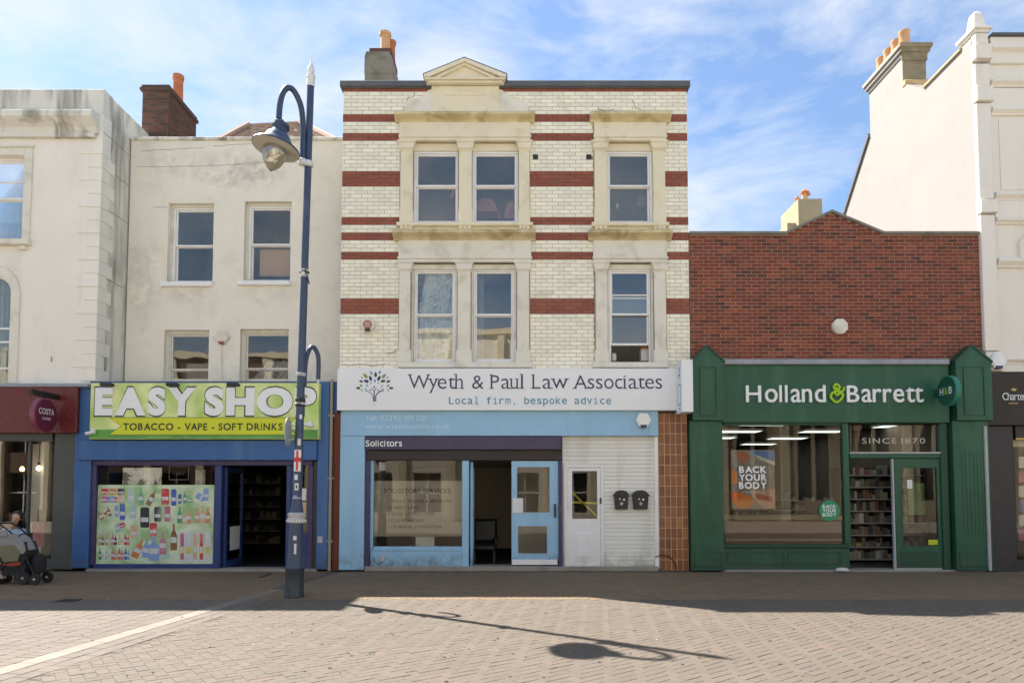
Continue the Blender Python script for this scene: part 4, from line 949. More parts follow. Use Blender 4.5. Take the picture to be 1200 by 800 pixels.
# brick chimney
ec = thing('brick_chimney', 'sooty red brick chimney stack with one tall orange pot', 'chimney', (Xp(182, 165, 1.8), 1.8, ezt - .5)); yc = 1.8
cx0, cx1 = Xp(166.5, 135, yc), Xp(197, 135, yc); ct = Zp(107, yc); cb0 = ezt - .5; cy1 = 3.2
MB().box(cx0, cx1, yc, cy1, cb0, ct).build('core', m_oldmortar, ec)
rw = .078
for r_ in range(int((ct - cb0) / rw)):
    zt = ct - r_ * rw; L_ = .225; off = (r_ % 2) * L_ / 2
    k = -1
    for face in (0, 1):
        a0, a1 = (cx0, cx1) if face == 0 else (yc, cy1); p = a0 - off
        while p < a1:
            s0, s1 = max(p, a0), min(p + L_, a1); p += L_
            if s1 - s0 < .03: continue
            if face == 0: MB().box(s0 + .004, s1 - .004, yc - .010 - random.uniform(0, .003), yc, zt - rw + .005, zt - .005, b=.003).build('brick', m_oldbrick, ec)
            else: MB().box(cx1, cx1 + .010 + random.uniform(0, .003), s0 + .004, s1 - .004, zt - rw + .005, zt - .005).build('brick', m_oldbrick, ec)
m = MB().box(cx0 - .05, cx1 + .05, yc - .05, cy1 + .05, ct + .001, ct + .08); m.box(cx0 - .02, cx1 + .02, yc - .02, cy1 + .02, ct + .081, ct + .15); m.build('cap', m_oldbrick, ec)
pr_ = .13; pzx = Xp(210, 100, 2.6); MB().lathe([(pr_ * .95, ct + .15), (pr_ * .9, ct + .75), (pr_ * 1.05, ct + .76), (pr_ * 1.05, ct + .86), (pr_ * .8, ct + .86), (pr_ * .75, ct + .7)], (min(pzx, cx1 - .12), 2.55, 0), 18).build('pot', m_terra, ec, smooth=True)
# hipped roof behind the parapet
hr = thing('hipped_roof', 'small worn hipped tile roof showing behind the cream parapet', 'roof', (Xp(320, 150, 4), 4, ezt)); ry = 4.0
def rp(u, v, y): q = P(u, v, y); return Vector((q[0], y, q[1]))
A, B_, C_, D_ = rp(255, 168, 3.2), rp(400, 168, 3.2), rp(352, 146, 5.2), rp(291, 149, 5.2)
nt1 = 12
for i in range(nt1):
    a0, a1 = i / nt1, (i + 1) / nt1; p0, p1, q0, q1 = A.lerp(D_, a0), A.lerp(D_, a1), B_.lerp(C_, a0), B_.lerp(C_, a1); n = 24; m = MB()
    for j in range(n):
        t0, t1 = j / n, (j + .93) / n; u_ = Vector((0, -.02, .03)) * (1 + random.uniform(-.2, .4))
        w0, w1, w2, w3 = p0.lerp(q0, t0), p0.lerp(q0, t1), p1.lerp(q1, t1), p1.lerp(q1, t0)
        m.quad([w0 + u_, w1 + u_, w2, w3]); m.quad([w0, w1, w1 + u_, w0 + u_])
    m.build('tile_course', m_tile, hr)
MB().tube([A + Vector((0, -.03, .03)), D_ + Vector((0, -.03, .05))], .09, 8).build('ridge_tile', m_ridge, hr); MB().tube([D_, C_], .09, 8).build('ridge_tile', m_ridge, hr); MB().tube([B_, C_ + Vector((0, -.03, .05))], .09, 8).build('ridge_tile', m_ridge, hr)
MB().quad([A, D_, D_ + Vector((-1.6, 2, -.9)), A + Vector((0, 2, 0))]).quad([A - Vector((0, 0, .05)), B_ - Vector((0, 0, .05)), C_ - Vector((0, 0, .05)), D_ - Vector((0, 0, .05))]).build('underlay', m_oldmortar, hr)
# --- corner shop front
m_shopblue = m_blue
bx('pilaster', eb, 86.5, 449.5, 106, 665.5, -.10, EY, m_blue, .01); bx('pilaster', eb, 371.5, 447.5, 385, 667, -.10, EY, m_blue, .01)
bx('fascia_board', eb, 91, 515.5, 371, 539, -.16, .2, m_blue, .012)
bx('header', eb, 106.2, 447, 371.2, 515, -.06, EY, m_dblue)
x0, x1, z0, z1 = RC(106, 447.5, 385, 449, .0); MB().box(x0, x1, 0, EY - .001, z1 - .1, z1 + .02).build('flat_roof', m_lead, eb)
bx('shutter_box', eb, 103, 539.3, 366, 545, -.05, .2, m_purple)
bx('shutter_guide', eb, 103, 545.2, 111.5, 662, -.06, .08, m_purple); bx('shutter_guide', eb, 361, 545.2, 366, 668, -.06, .08, m_purple)
bx('dark_post', eb, 366.2, 540, 371.2, 668, -.03, .1, m_charcoal); bx('window_post', eb, 250.5, 545.2, 258.5, 665, -.04, .08, m_dblue); bx('window_post', eb, 335, 545.2, 340, 668, .0, .08, m_dblue)
bx('stall_riser', eb, 109, 660.5, 250.5, 667.5, -.05, .1, m_dblue); bx('threshold', eb, 100, 666, 371, 670, -.07, .3, m_threshold)
esw = bx('shop_window', eb, 111.7, 545.2, 113.5, 660, -.0, .06, m_dblue); pane(esw, 113.5, 545.2, 250.3, 660, .02, m_g_shop)
esw2 = bx('side_window', eb, 340.2, 545.2, 342, 668, .02, .08, m_dblue); pane(esw2, 342, 545.2, 361, 625, .04, m_g_shop); bx('lower_panel', esw2, 342.2, 625.2, 360.8, 668, .02, .06, m_dblue)
room('room', eb, Xp(105, 600), Xp(371, 600), .2, 8, .02, Zp(538), m_shopwall, m_floor)
X0 = Xp(260, 600); dd = MB(); zt = Zp(547)
dd.box(X0, X0 + .05, .1, .18, .05, zt); dd.box(X0, X0 + .05, .92, 1.0, .05, zt); dd.box(X0, X0 + .05, .18, .92, .05, .2); dd.box(X0, X0 + .05, .18, .92, zt - .1, zt); dd = dd.build('open_door', m_dblue, eb)
MB().quad([(X0 + .02, .18, .2), (X0 + .02, .92, .2), (X0 + .02, .92, zt - .1), (X0 + .02, .18, zt - .1)]).build('pane', m_g_shop, dd)
tag(MB().box(X0 + .055, X0 + .06, .3, .8, .4, .9).build('door_notice', m_card), 'pale notice low on the open glass door of the corner shop', 'notice')
# poster full of drinks
ptm = M('green_poster_print', (.66, .75, .55), .55, .25, 1.1, .75, (.20, .42, .10), bump=0, dlo=.40, dhi=.62)
x0, x1, z0, z1 = RC(113.6, 567.8, 250.2, 660.2, .0); po = thing('drinks_poster', 'large pale green window poster printed with cans bottles and vape sticks', 'poster', ((x0 + x1) / 2, 0, z0)); MB().box(x0, x1, -.002, .012, z0, z1).build('sheet', ptm, po)
PC = [(.55, .05, .05), (.05, .12, .4), (.55, .22, .06), (.04, .3, .1), (.02, .03, .025), (.6, .62, .62), (.6, .42, .25), (.22, .35, .6), (.5, .12, .25), (.25, .12, .05), (.6, .55, .15), (.35, .55, .5)]
PM = [M('print_ink', c, .5, .15, 14, .25, (.7, .7, .7), bump=0, dlo=.5, dhi=.6) for c in PC]
pm_ = MB(); k5 = 5.7125
def item(kind, cx, cy, w_, h, ci, ang=0):
    w_ *= 1.04; h *= 1.06
    if kind == 'can': prof = [(-.5, -.44), (-.4, -.5), (.4, -.5), (.5, -.44), (.5, .42), (.38, .5), (-.38, .5), (-.5, .42)]
    elif kind == 'box': prof = [(-.5, -.5), (.5, -.5), (.5, .5), (-.5, .5)]
    elif kind == 'tube': prof = [(-.5, -.5), (.5, -.5), (.5, .48), (.3, .5), (-.3, .5), (-.5, .48)]
    else: prof = [(-.5, -.5), (.5, -.5), (.5, .02), (.42, .14), (.17, .26), (.15, .5), (-.15, .5), (-.17, .26), (-.42, .14), (-.5, .02)]
    def q(px, pz, s=1):
        a, b = px * w_ * s, pz * h * s; a, b = a * math.cos(ang) - b * math.sin(ang), a * math.sin(ang) + b * math.cos(ang)
        X_, Z_ = P(100 + (cx + a) / k5, 530 + (cy - b) / k5, -.004); return (X_, Z_)
    item.n += 1; y = -.0035 - .00012 * (item.n % 12)
    pm_.quad([(q(*p)[0], y, q(*p)[1]) for p in prof], ci)
    lc = (ci + 5) % 12 if ci not in (4,) else 3
    pts = [(-.42, -.22), (.42, -.22), (.42, .0), (-.42, .0)]; pm_.quad([(q(*p)[0], y - .0016, q(*p)[1]) for p in pts], 5 if ci != 5 else lc)
item.n = 0
for i in range(6): item('box', 130 + (i % 3) * 55, 262 + (i // 3) * 50, 46, 40, (0, 2, 4, 8, 7, 6)[i]); item('box', 152 + (i % 3) * 50, 288 + (i // 3) * 26, 20, 26, (6, 10, 2, 1, 0, 9)[i])
for a in (('can', 305, 290, 46, 90, 11), ('bottle', 372, 295, 34, 105, 3), ('bottle', 445, 300, 34, 110, 9, -.5), ('can', 535, 295, 50, 100, 0), ('can', 592, 300, 34, 105, 1), ('can', 632, 310, 22, 60, 1), ('bottle', 668, 300, 24, 75, 3), ('bottle', 692, 312, 18, 50, 3), ('bottle', 712, 318, 16, 34, 3),
          ('can', 770, 298, 42, 56, 7, 1.1), ('can', 808, 280, 32, 78, 7), ('bottle', 100, 420, 26, 66, 9, .5), ('bottle', 128, 415, 26, 60, 0, -.6), ('bottle', 158, 395, 22, 60, 9, .3), ('can', 208, 392, 24, 70, 7), ('can', 248, 395, 34, 105, 1), ('can', 318, 395, 44, 85, 11), ('can', 398, 434, 58, 128, 4), ('can', 484, 412, 44, 92, 4), ('can', 550, 410, 36, 98, 8),
          ('bottle', 632, 418, 32, 105, 3), ('bottle', 690, 425, 36, 92, 2), ('bottle', 665, 442, 26, 58, 6), ('bottle', 748, 420, 34, 96, 2), ('bottle', 786, 412, 40, 110, 6), ('bottle', 820, 420, 34, 100, 2), ('can', 236, 490, 60, 30, 0, .3), ('can', 218, 505, 26, 44, 7), ('can', 325, 530, 46, 80, 6), ('can', 455, 517, 48, 88, 0), ('bottle', 592, 565, 42, 165, 9),
          ('bottle', 355, 640, 48, 130, 2, -.45), ('bottle', 408, 640, 48, 120, 7, -.1), ('bottle', 460, 640, 66, 158, 7), ('bottle', 520, 605, 44, 140, 8), ('can', 530, 692, 70, 30, 11)): item(*a)
for j in range(2):
    for i in range(5): item('bottle', 98 + i * 43, 580 + j * 98, 20, 72, ((2, 2, 8, 10, 0), (3, 11, 0, 0, 1))[j][i]); item('bottle', 116 + i * 43, 585 + j * 98, 18, 62, ((4, 6, 4, 5, 2), (5, 5, 2, 0, 7))[j][i])
for i, c in enumerate((8, 11, 6, 0, 5)): item('tube', 648 + i * 43, 630, 36, 190, 5); item('tube', 648 + i * 43, 628, 22, 165, c)
pm_.build('printed_drinks', PM, po)
silver = M('silver_foil', (.88, .88, .84), .3, .1, 9, .9, (.16, .16, .14), .5, 14, dlo=.50, dhi=.54)
x0, x1, z0, z1 = RC(147.5, 548, 193, 567.6, .15); fo = tag(MB().box(x0, x1, .03, .04, z0, z1).build('foil_sheet', silver), 'bright silvery foil sheet in the window above the green drinks poster', 'foil sheet')
x0, x1, z0, z1 = RC(229, 550, 240.5, 567.5, .12); tag(MB().box(x0, x1, .12, .125, z0, z1).build('grey_poster', M('grey_print', (.35, .35, .33), .6, .8, 12, .6, (.08, .08, .08), bump=0)), 'small grey patterned poster at the top right of the corner shop window', 'poster')
ns = MB(); x0, x1, z0, z1 = RC(198, 546, 221, 562, .3)
for (a, b, c, d) in ((x0, x0 + .008, z0, z1), (x1 - .008, x1, z0, z1), (x0, x1, z0, z0 + .008), (x0, x1, z1 - .008, z1)): ns.box(a, b, .3, .31, c, d)
nso = thing('framed_window_sign', 'thin framed sign hanging inside the corner shop window beside the foil', 'sign', (x0, .3, z0)); ns.build('frame', m_card, nso)
letters('VAPE', x0 + .08, x1 - .08, z0 + .1, .06, .3, M('dim_letter', (.2, .2, .18), .6, 0, bump=0), nso, joined=True)
sp_ = thing('side_window_posters', 'small pale and cyan posters in the narrow window right of the shop doorway', 'posters', (Xp(352, 600), 0, Zp(650)))
for (a, b, c, d, mt) in ((346, 572, 359, 586, m_card), (346, 588, 359, 606, PM[6]), (346, 625.5, 352, 650, PM[7])): bx('poster', sp_, a, b, c, d, .012, .016, mt, 0)
# dim shelving inside the shop
GP_ = [M('muted_pack', c, .55, .2, 12, .3, (.5, .48, .42), bump=0) for c in ((.30, .26, .20), (.42, .40, .36), (.12, .16, .10), (.22, .13, .08), (.08, .10, .13), (.50, .48, .42), (.28, .10, .07), (.16, .15, .13), (.36, .30, .14), (.10, .08, .06), (.24, .26, .24), (.06, .06, .06))]
def shelving(name, label, X0, X1, y, z1, n, seed, group='shop shelves', matc=None, dz=None, box_h=(.08, .24)):
    random.seed(seed); t = thing(name, label, 'shelving', ((X0 + X1) / 2, y, .02), group); h = z1 / n
    m = MB().box(X0, X1, y + .4, y + .43, .02, z1); m.box(X0, X0 + .03, y, y + .4, .02, z1); m.box(X1 - .03, X1, y, y + .4, .02, z1); m.build('frame', m_charcoal, t)
    g = MB()
    for i in range(n):
        z = .08 + i * h; MB().box(X0 + .03, X1 - .03, y, y + .4, z, z + .025).build('shelf', matc or m_galv, t); x = X0 + .05
        while x < X1 - .12:
            w_ = random.uniform(.05, .13); hh_ = min(random.uniform(*box_h), h - .05); g.box(x, x + w_ - .006, y + .03, y + .3, z + .026, z + .026 + hh_, random.randrange(12), b=.008); x += w_
    stuff(g.build('goods', GP_, t)); return t
shelving('shop_shelves', 'dim shelves of goods deep inside the corner shop doorway', Xp(250, 600, 6.6), Xp(330, 600, 6.6), 6.6, 2.2, 6, 5)
# fascia sign
gpm = M('green_gradient_print', (.74, .80, .36), .4, .12, .9, .75, (.30, .55, .06), bump=0, dlo=.38, dhi=.70)
es = thing('corner_shop_sign', 'bright green and yellow fascia sign with huge outlined white letters', 'shop sign', (Xp(239, 480), -.2, Zp(514)))
SY2 = -.26; x0, x1, z0, z1 = RC(105.3, 448.5, 373.5, 514.3, SY2); MB().box(x0, x1, SY2, -.062, z0, z1, b=.01).build('panel', gpm, es)
lo = z0 + (z1 - z0) * .02; MB().box(x0 + .01, x1 - .01, SY2 - .0015, SY2 - .0005, z0 + .012, z0 + (z1 - z0) * .17).build('lower_band', M('deep_green_print', (.10, .32, .06), .4, .3, 1.5, .4, (.3, .5, .08), bump=0), es)
for s, a, b in (('EASY', 110, 229.5), ('SHOP', 239, 371)):
    txt(es, s, a - .3, b + .3, 484.9, 31.2, SY2 - .003, M('outline_ink', (.02, .025, .02), .5, 0, bump=0), joined=False, bold=.080, names='letter_outline', gap=.045); txt(es, s, a + .6, b - .6, 484.2, 29.8, SY2 - .008, m_hbletter, joined=False, bold=.060, gap=.045)
rib = M('yellow_print', (.62, .66, .02), .4, .04, bump=0); ink = M('olive_ink', (.05, .06, .01), .5, 0, bump=0)
def ribbon(g, y, mt, nm):
    pts = [P(u, v, SY2) for u, v in ((128 - g, 489.5 - g * .6), (346 + g, 489.5 - g * .6), (337 + g, 499), (346 + g, 509 + g * .6), (128 - g, 509 + g * .6), (143 - g, 499))]; MB().prism(pts, y, SY2 - .001).build(nm, mt, es)
ribbon(1, SY2 - .0025, ink, 'ribbon_edge'); ribbon(0, SY2 - .0035, rib, 'ribbon')
txt(es, 'TOBACCO - VAPE - SOFT DRINKS', 144, 331, 503.6, 8.2, SY2 - .006, ink, bold=.03)
for i, u in enumerate((125, 202, 273)):
    lab = ('left of the three', 'middle of the three', 'right of the three')[i]; X_, Z_ = P(u, 451, -.5); t = thing('sign_floodlight', 'small dark floodlight arm over the green shop sign, ' + lab, 'floodlight', (X_, -.3, Z_), 'floodlights over the green sign')
    MB().box(X_ - .11, X_ + .11, -.56, -.42, Z_ - .02, Z_ + .035, b=.01).build('lamp_head', m_iron, t); MB().tube([(X_, -.42, Z_ + .02), (X_, -.3, Z_ + .05), (X_, .02, Z_ + .04)], .012, 6).build('arm', m_iron, t)
def cctv(u, v, y, label, flip=1):
    X_, Z_ = P(u, v, y); t = thing('security_camera', label, 'security camera', (X_, y, Z_)); MB().box(X_ - .05, X_ + .05, y, y + .03, Z_ + .02, Z_ + .09, b=.005).build('base', m_card, t)
    MB().tube([(X_, y + .01, Z_ + .03), (X_, y - .05, Z_)], .012, 6).build('bracket', m_card, t); MB().tube([(X_ - .10 * flip, y - .06, Z_ - .02), (X_ + .08 * flip, y - .05, Z_ + .01)], .035, 8).build('housing', m_card, t)
cctv(108.5, 507, -.28, 'white security camera at the bottom left corner of the green sign'); cctv(362.5, 498, -.28, 'white security camera near the right end of the green sign', -1)
dp = thing('drainpipe', 'tall grey drainpipe between the blue shopfronts', 'drainpipe', (Xp(388, 600), -.12, 0)); xx = Xp(388.3, 600)
MB().tube([(xx, -.10, .02), (xx, -.10, Zp(446))], .034, 10).build('pipe', M('buff_pipe', (.30, .27, .2), .6, .1), dp, smooth=True)
for z in (.6, 1.9, 3.2): MB().box(xx - .055, xx + .055, -.11, .0, z, z + .035).build('clip', m_galv, dp)
gapm = bx('rusty_wall_strip', eb, 390, 484, 398.2, 668, -.02, .3, m_redbrick, 0)
bx('upper_strip', eb, 385.2, 447, 395, 483.8, -.03, .9, m_blue, 0)
tag(bx('socket_box', None, 372, 628, 378, 636, -.115, -.10, m_galv), 'tiny grey box on the blue pier by the drainpipe', 'electrical box')
# ================================================================== RED BRICK BUILDING with the green health shop
HX0, HX1 = WX1 + .012, Xp(1149.5, 350)
hb = thing('red_brick_building', 'low red brick building with a small parapet gable over a dark green shopfront', 'building', ((HX0 + HX1) / 2, 0, 0))
hz0 = Zp(428); hpar = Zp(275); gx0, gxm, gx1 = Xp(920, 275), Xp(974, 250), Xp(1035, 278); gz = Zp(249.5)
def htop(x):
    if x <= gx0 or x >= gx1: return hpar
    return hpar + (gz - hpar) * ((x - gx0) / (gxm - gx0) if x < gxm else (gx1 - x) / (gx1 - gxm))
m = MB().prism([(HX0, hz0 - .3), (HX1, hz0 - .3), (HX1, hpar), (gx1, hpar), (gxm, gz), (gx0, hpar), (HX0, hpar)], .006, .30); hwall = m.build('wall', m_mortar, hb)
def hsegs(z):
    if z < hpar: return [(HX0, HX1)]
    f = (z - hpar) / (gz - hpar)
    return [(gx0 + (gxm - gx0) * f, gx1 - (gx1 - gx1 + (gx1 - gxm)) * f)] if f < 1 else []
nrow = int((gz - hz0) / .075) + 1
lay_bricks(hwall, nrow, .075, .225, hz0 + nrow * .075, .006, .005, hsegs, lambda r, x: m_redbrick, joint=.009, lim=298)
m = MB(); t_ = .055
def cop(p, q):
    m.prism([p, q, (q[0], q[1] + t_), (p[0], p[1] + t_)], -.05, .36)
cop((HX0, hpar + .002), (gx0 - .004, hpar + .002)); cop((gx0, hpar + .002), (gxm, gz + .002)); cop((gxm + .001, gz + .002), (gx1, hpar + .002)); cop((gx1 + .004, hpar + .002), (HX1, hpar + .002)); m.build('parapet_coping', m_coping, hb)
m = MB().box(HX0 + .01, HX0 + .3, .31, 12.5, 0, hpar - .05); m.box(HX1 - .3, HX1 - .01, .31, 12.5, 0, hpar - .05); m.box(HX0 + .3, HX1 - .3, 12.2, 12.5, 0, hpar - .05); m.box(HX0 + .3, HX1 - .3, .31, 12.2, hpar - .4, hpar - .25); m.build('body', m_cement, hb)
alarm(983, 383, 9.5, -.01, 'pale cream eight sided alarm box high on the red brick wall', m_creampaint, m_creampaint, 8)
bx('lead_strip', hb, 842, 420.5, 1113, 426.5, -.20, .02, m_lead, .008)
bx('fascia', hb, 845, 426.6, 1112, 494.8, -.12, .3, m_green, .006)
def hbpil(ua, ub, uap):
    xa, xb = Xp(ua, 455), Xp(ub, 455); zt_, zs, zb_ = Zp(408.5), Zp(427), Zp(493.5); mid = Xp(uap, 420)
    m = MB().prism([(xa, zb_), (xb, zb_), (xb, zs), (mid, zt_), (xa, zs)], -.24, .02); p_ = m.build('pilaster_head', m_green, hb)
    a, b, c, d = Xp(ua + 8, 455), Xp(ub - 9, 455), Zp(488.5), Zp(432); f = MB(); g = .018
    f.box(a, a + g, -.255, -.24, c, d); f.box(b - g, b, -.255, -.24, c, d); f.box(a + g, b - g, -.255, -.24, c, c + g); f.box(a + g, b - g, -.255, -.24, d - g, d); f.build('panel_moulding', m_greentrim, p_)
    c2 = MB().prism([(xa - .02, zs - .01), (mid, zt_ - .01), (xb + .02, zs - .01), (xb + .02, zs + .03), (mid, zt_ + .04), (xa - .02, zs + .03)], -.262, .02).build('gablet_cap', m_greentrim, p_)
def hbpil_low(ua, ub, flutes):
    x0, x1, z0, z1 = RC(ua, 493.8, ub, 667.5); m = MB().box(x0, x1, -.16, .3, z0, z1, b=.008); p_ = m.build('pilaster', m_green, hb)
    f = MB(); n = 6; a, b = x0 + (x1 - x0) * .22, x0 + (x1 - x0) * .86
    for i in range(n): q = a + (b - a) * i / n; f.box(q, q + (b - a) / n * .55, -.168, -.16, Zp(625), Zp(530), b=.004)
    f.build('fluting', m_green, p_)
    a, b, c, d = x0 + .06, x1 - .05, Zp(663), Zp(645); f = MB(); g = .016
    f.box(a, a + g, -.172, -.16, c, d); f.box(b - g, b, -.172, -.16, c, d); f.box(a + g, b - g, -.172, -.16, c, c + g); f.box(a + g, b - g, -.172, -.16, d - g, d); f.build('panel_moulding', m_greentrim, p_)
    MB().box(x0 - .01, x1 + .01, -.19, -.16, z0, z0 + .06, b=.01).build('plinth', m_greentrim, p_)
hbpil(808, 844.5, 824); hbpil(1112, 1153, 1130); hbpil_low(807, 844.5, 1); hbpil_low(1113, 1155, 1)
hw = bx('shop_window', hb, 845, 641, 996, 667.5, -.04, .08, m_green, .01)
bx('window_sill', hw, 845, 637.5, 996, 641.2, -.09, .06, m_greentrim); bx('window_post', hw, 844.8, 495, 847.5, 637.3, -.04, .06, m_green); bx('window_post', hw, 989, 495, 996, 637.3, -.05, .06, m_green, .012); bx('window_head', hw, 847.6, 494.9, 988.9, 498, -.03, .06, m_green)
pane(hw, 847.5, 498, 989, 637.5, .02, m_g_shop)
for (a, b) in ((852, 918), (922, 984)): 
    x0, x1, z0, z1 = RC(a, 646, b, 661); f = MB(); g = .015
    f.box(x0, x1, -.05, -.04, z0, z0 + g); f.box(x0, x1, -.05, -.04, z1 - g, z1); f.box(x0, x0 + g, -.05, -.04, z0 + g, z1 - g); f.box(x1 - g, x1, -.05, -.04, z0 + g, z1 - g); f.build('riser_moulding', m_greentrim, hw)
tw = bx('fanlight', hb, 996.1, 531.5, 1104, 536.5, -.04, .06, m_green); bx('fanlight_bar', tw, 996.2, 529.3, 1103, 531.3, -.055, .02, m_galv, .002); pane(tw, 996, 498, 1104, 529.5, .02, m_g_shop)
bx('door_post', hb, 1104, 495, 1112.5, 668, -.06, .1, m_greentrim, .01)
x0, x1, z0, z1 = RC(1049, 537.5, 1104, 667); dr = framed_leaf('door', hb, (x0, x1, z0, z1), [RC(1056, 547, 1099, 640)], -.02, m_green, m_g_shop)
bx('edge_strip', dr, 1047, 537.5, 1049, 667, -.035, .03, m_galv, .002); bx('edge_strip', dr, 1049.2, 665.5, 1104, 667.2, -.04, -.021, m_galv, .002); bx('kick_panel', dr, 1055, 646, 1099, 662, -.03, -.0205, m_greentrim, .008)
bx('threshold', hb, 845, 667.5, 1156, 670.5, -.12, .3, m_threshold)
es_ = bx('edge_post', hb, 1156.5, 499, 1160, 668.5, -.20, .0, m_galv, .01)
room('room', hb, Xp(835, 600), HX1 - .31, .12, 12, .02, 3.32, m_shopwall, m_floor)
txt(hb, 'SINCE 1870', 1010.5, 1084, 519.3, 6.6, .012, M('frosted_letter', (.55, .52, .45), .7, 0, bump=0), joined=True, gap=.22)
hs = thing('health_shop_sign', 'raised white shop name with a lime green ampersand on the dark green fascia', 'shop sign', (Xp(978, 460), -.12, Zp(471)))
def rtxt(s, a, b, mt): return txt(hs, s, a, b, 470.8, 20.5, -.165, mt, joined=False, depth=.04, bold=.006, xh=.74)
rtxt('Holland', 874.5, 968, m_hbletter); rtxt('Barrett', 993, 1082.5, m_hbletter)
# the ampersand: a curl over a heart
def P3(u, v): q = P(u, v, -.165); return q
am = MB()
def ribbon_path(pts, wd):
    pp = [P3(u, v) for u, v in pts]; q = []
    for i in range(len(pp) - 1):
        for k in range(5):      # Catmull-Rom
            t_ = k / 5; p0, p1, p2, p3 = pp[max(i - 1, 0)], pp[i], pp[i + 1], pp[min(i + 2, len(pp) - 1)]
            q.append(tuple(.5 * (2 * p1[j] + (p2[j] - p0[j]) * t_ + (2 * p0[j] - 5 * p1[j] + 4 * p2[j] - p3[j]) * t_ ** 2 + (3 * p1[j] - p0[j] - 3 * p2[j] + p3[j]) * t_ ** 3) for j in (0, 1)))
    q.append(pp[-1]); am.tube([(a, -.15, b) for a, b in q], wd / 56 / 2, 6)
ribbon_path([(981.5, 454), (979, 455.5), (977.5, 453), (980, 450), (984, 452.5), (983, 456.5), (979, 458.5), (975, 461), (974, 465), (977, 469), (981, 471), (986, 467.5), (988, 462.5), (985.5, 460), (981.5, 462.5), (978, 459.5)], 3.0)
ribbon_path([(982, 459.5), (986, 458.5), (989.5, 456), (989, 453)], 2.6)
am.build('ampersand', m_lime, hs, smooth=True)
# projecting disc
def disc_sign(name, label, u, v, ya, yb, rr, mface, mrim, ubr, arm_v, face_dir, cat='projecting sign'):
    ym = (ya + yb) / 2; X_, Z_ = P(u, v, ym); t = thing(name, label, cat, (X_, ym, Z_)); r = (yb - ya) / 2
    MB().lathe([(r * .96, X_ - .055), (r, X_ - .045), (r, X_ + .045), (r * .96, X_ + .055)], (0, ym, Z_), 40, 'x').build('disc_rim', mrim, t, smooth=True)
    for s_ in (-1, 1): MB().lathe([(r * .93, X_ + s_ * .0555), (r * .93, X_ + s_ * .060)], (0, ym, Z_), 40, 'x').build('disc_face', mface, t)
    return t, X_, ym, Z_, r
def side_text(parent, s, X_, ym, zb_, h, wd, mat, flip):
    mb = text_mb(s, -wd / 2, wd / 2, 0, h, 0, 0, .01); mb.v = [(X_, ym + (x if flip > 0 else -x), zb_ + z) for x, y, z in mb.v]; return mb.build('lettering', mat, parent)
m_hbface = M('dark_green_disc', (.008, .085, .05), .4, .04, bump=0)
t, X_, ym, Z_, r = disc_sign('green_disc_sign', 'round green projecting sign with small white initials beside the right pilaster', 1112, 458, -.82, -.20, .31, m_hbface, m_teal_rim, 0, 0, -1)
# initials on the face turned to the street's left
for s_, dy, w_, mt in (('H', .135, .11, m_hbletter), ('&', .0, .08, m_lime), ('B', -.135, .10, m_hbletter)):
    side_text(t, s_, X_ - .0615, ym + dy, Z_ - .07, .15, w_, mt, -1)
m = MB().box(X_ - .03, X_ + .03, -.22, -.118, Z_ - .08, Z_ + .08, b=.01).build('bracket', m_greentrim, t)
# window display
pstr = thing('body_poster', 'hanging colour poster reading back your body in white capitals in the green shop window', 'poster', (Xp(882, 560), .25, Zp(596)))
py = .045; x0, x1, z0, z1 = RC(857, 527, 908, 596, py); MB().box(x0, x1, py, py + .012, z0, z1).build('sheet', M('poster_grey', (.34, .32, .30), .6, .5, 2.2, .4, (.34, .22, .16), bump=0), pstr)
def pp(u0, v0, u1, v1): return RC(u0, v0, u1, v1, py)
inkm = [M('poster_ink', c, .6, .2, 5, 0, bump=0) for c in ((.75, .28, .05), (.16, .28, .55), (.65, .42, .33), (.7, .68, .64), (.85, .2, .03), (.5, .2, .12))]
g = MB(); k_ = 0
for pts, c in (([(880, 527), (908, 529), (908, 541), (892, 534), (880, 534)], 1), ([(884, 532), (908, 541), (908, 545), (890, 538)], 3), ([(862, 530), (872, 528), (878, 533), (876, 541), (868, 543)], 5), ([(878, 573), (908, 573), (908, 596), (895, 596), (884, 585)], 2), ([(857, 575), (870, 578), (884, 586), (880, 594), (862, 592), (857, 586)], 4), ([(866, 582), (878, 580), (884, 590), (872, 596), (864, 594)], 0), ([(884, 578), (906, 582), (904, 588), (888, 584)], 5), ([(857, 548), (863, 552), (864, 565), (857, 568)], 0)):
    k_ += 1; g.quad([(P(u, v, py)[0], py - .001 - .0004 * k_, P(u, v, py)[1]) for u, v in pts], c)
g.build('printed_shapes', inkm, pstr)
for s_, vb in (('BACK', 553.5), ('YOUR', 562.7), ('BODY', 572)): txt(pstr, s_, 866, 898.5, vb, 7.6, .012, m_hbletter, bold=.035, joined=True)
txt(pstr, 'hollandandbarrett', 868, 898, 577.5, 2.6, py - .008, m_card, joined=True, bold=.01)
X_, Z_ = P(972, 598, -.0); rs = thing('round_window_sticker', 'round green sticker with white capitals low on the right of the health shop window', 'sticker', (X_, 0, Z_))
MB().lathe([(.215, -.002), (.215, .008)], (X_, 0, Z_), 32, 'y').build('disc', M('green_sticker', (.02, .28, .13), .5, .04, bump=0), rs)
for s_, vb in (('BACK', 595), ('YOUR', 599.7), ('BODY', 604.6)): txt(rs, s_, 964, 980, vb, 3.9, -.004, m_hbletter, bold=.03, joined=True)
fi = thing('window_initials', 'faint pale initials repeated in a row across the lower health shop window', 'lettering', (Xp(945, 585), 0, Zp(588)))
m_faint = M('faint_letter', (.26, .25, .21), .7, 0, bump=0)
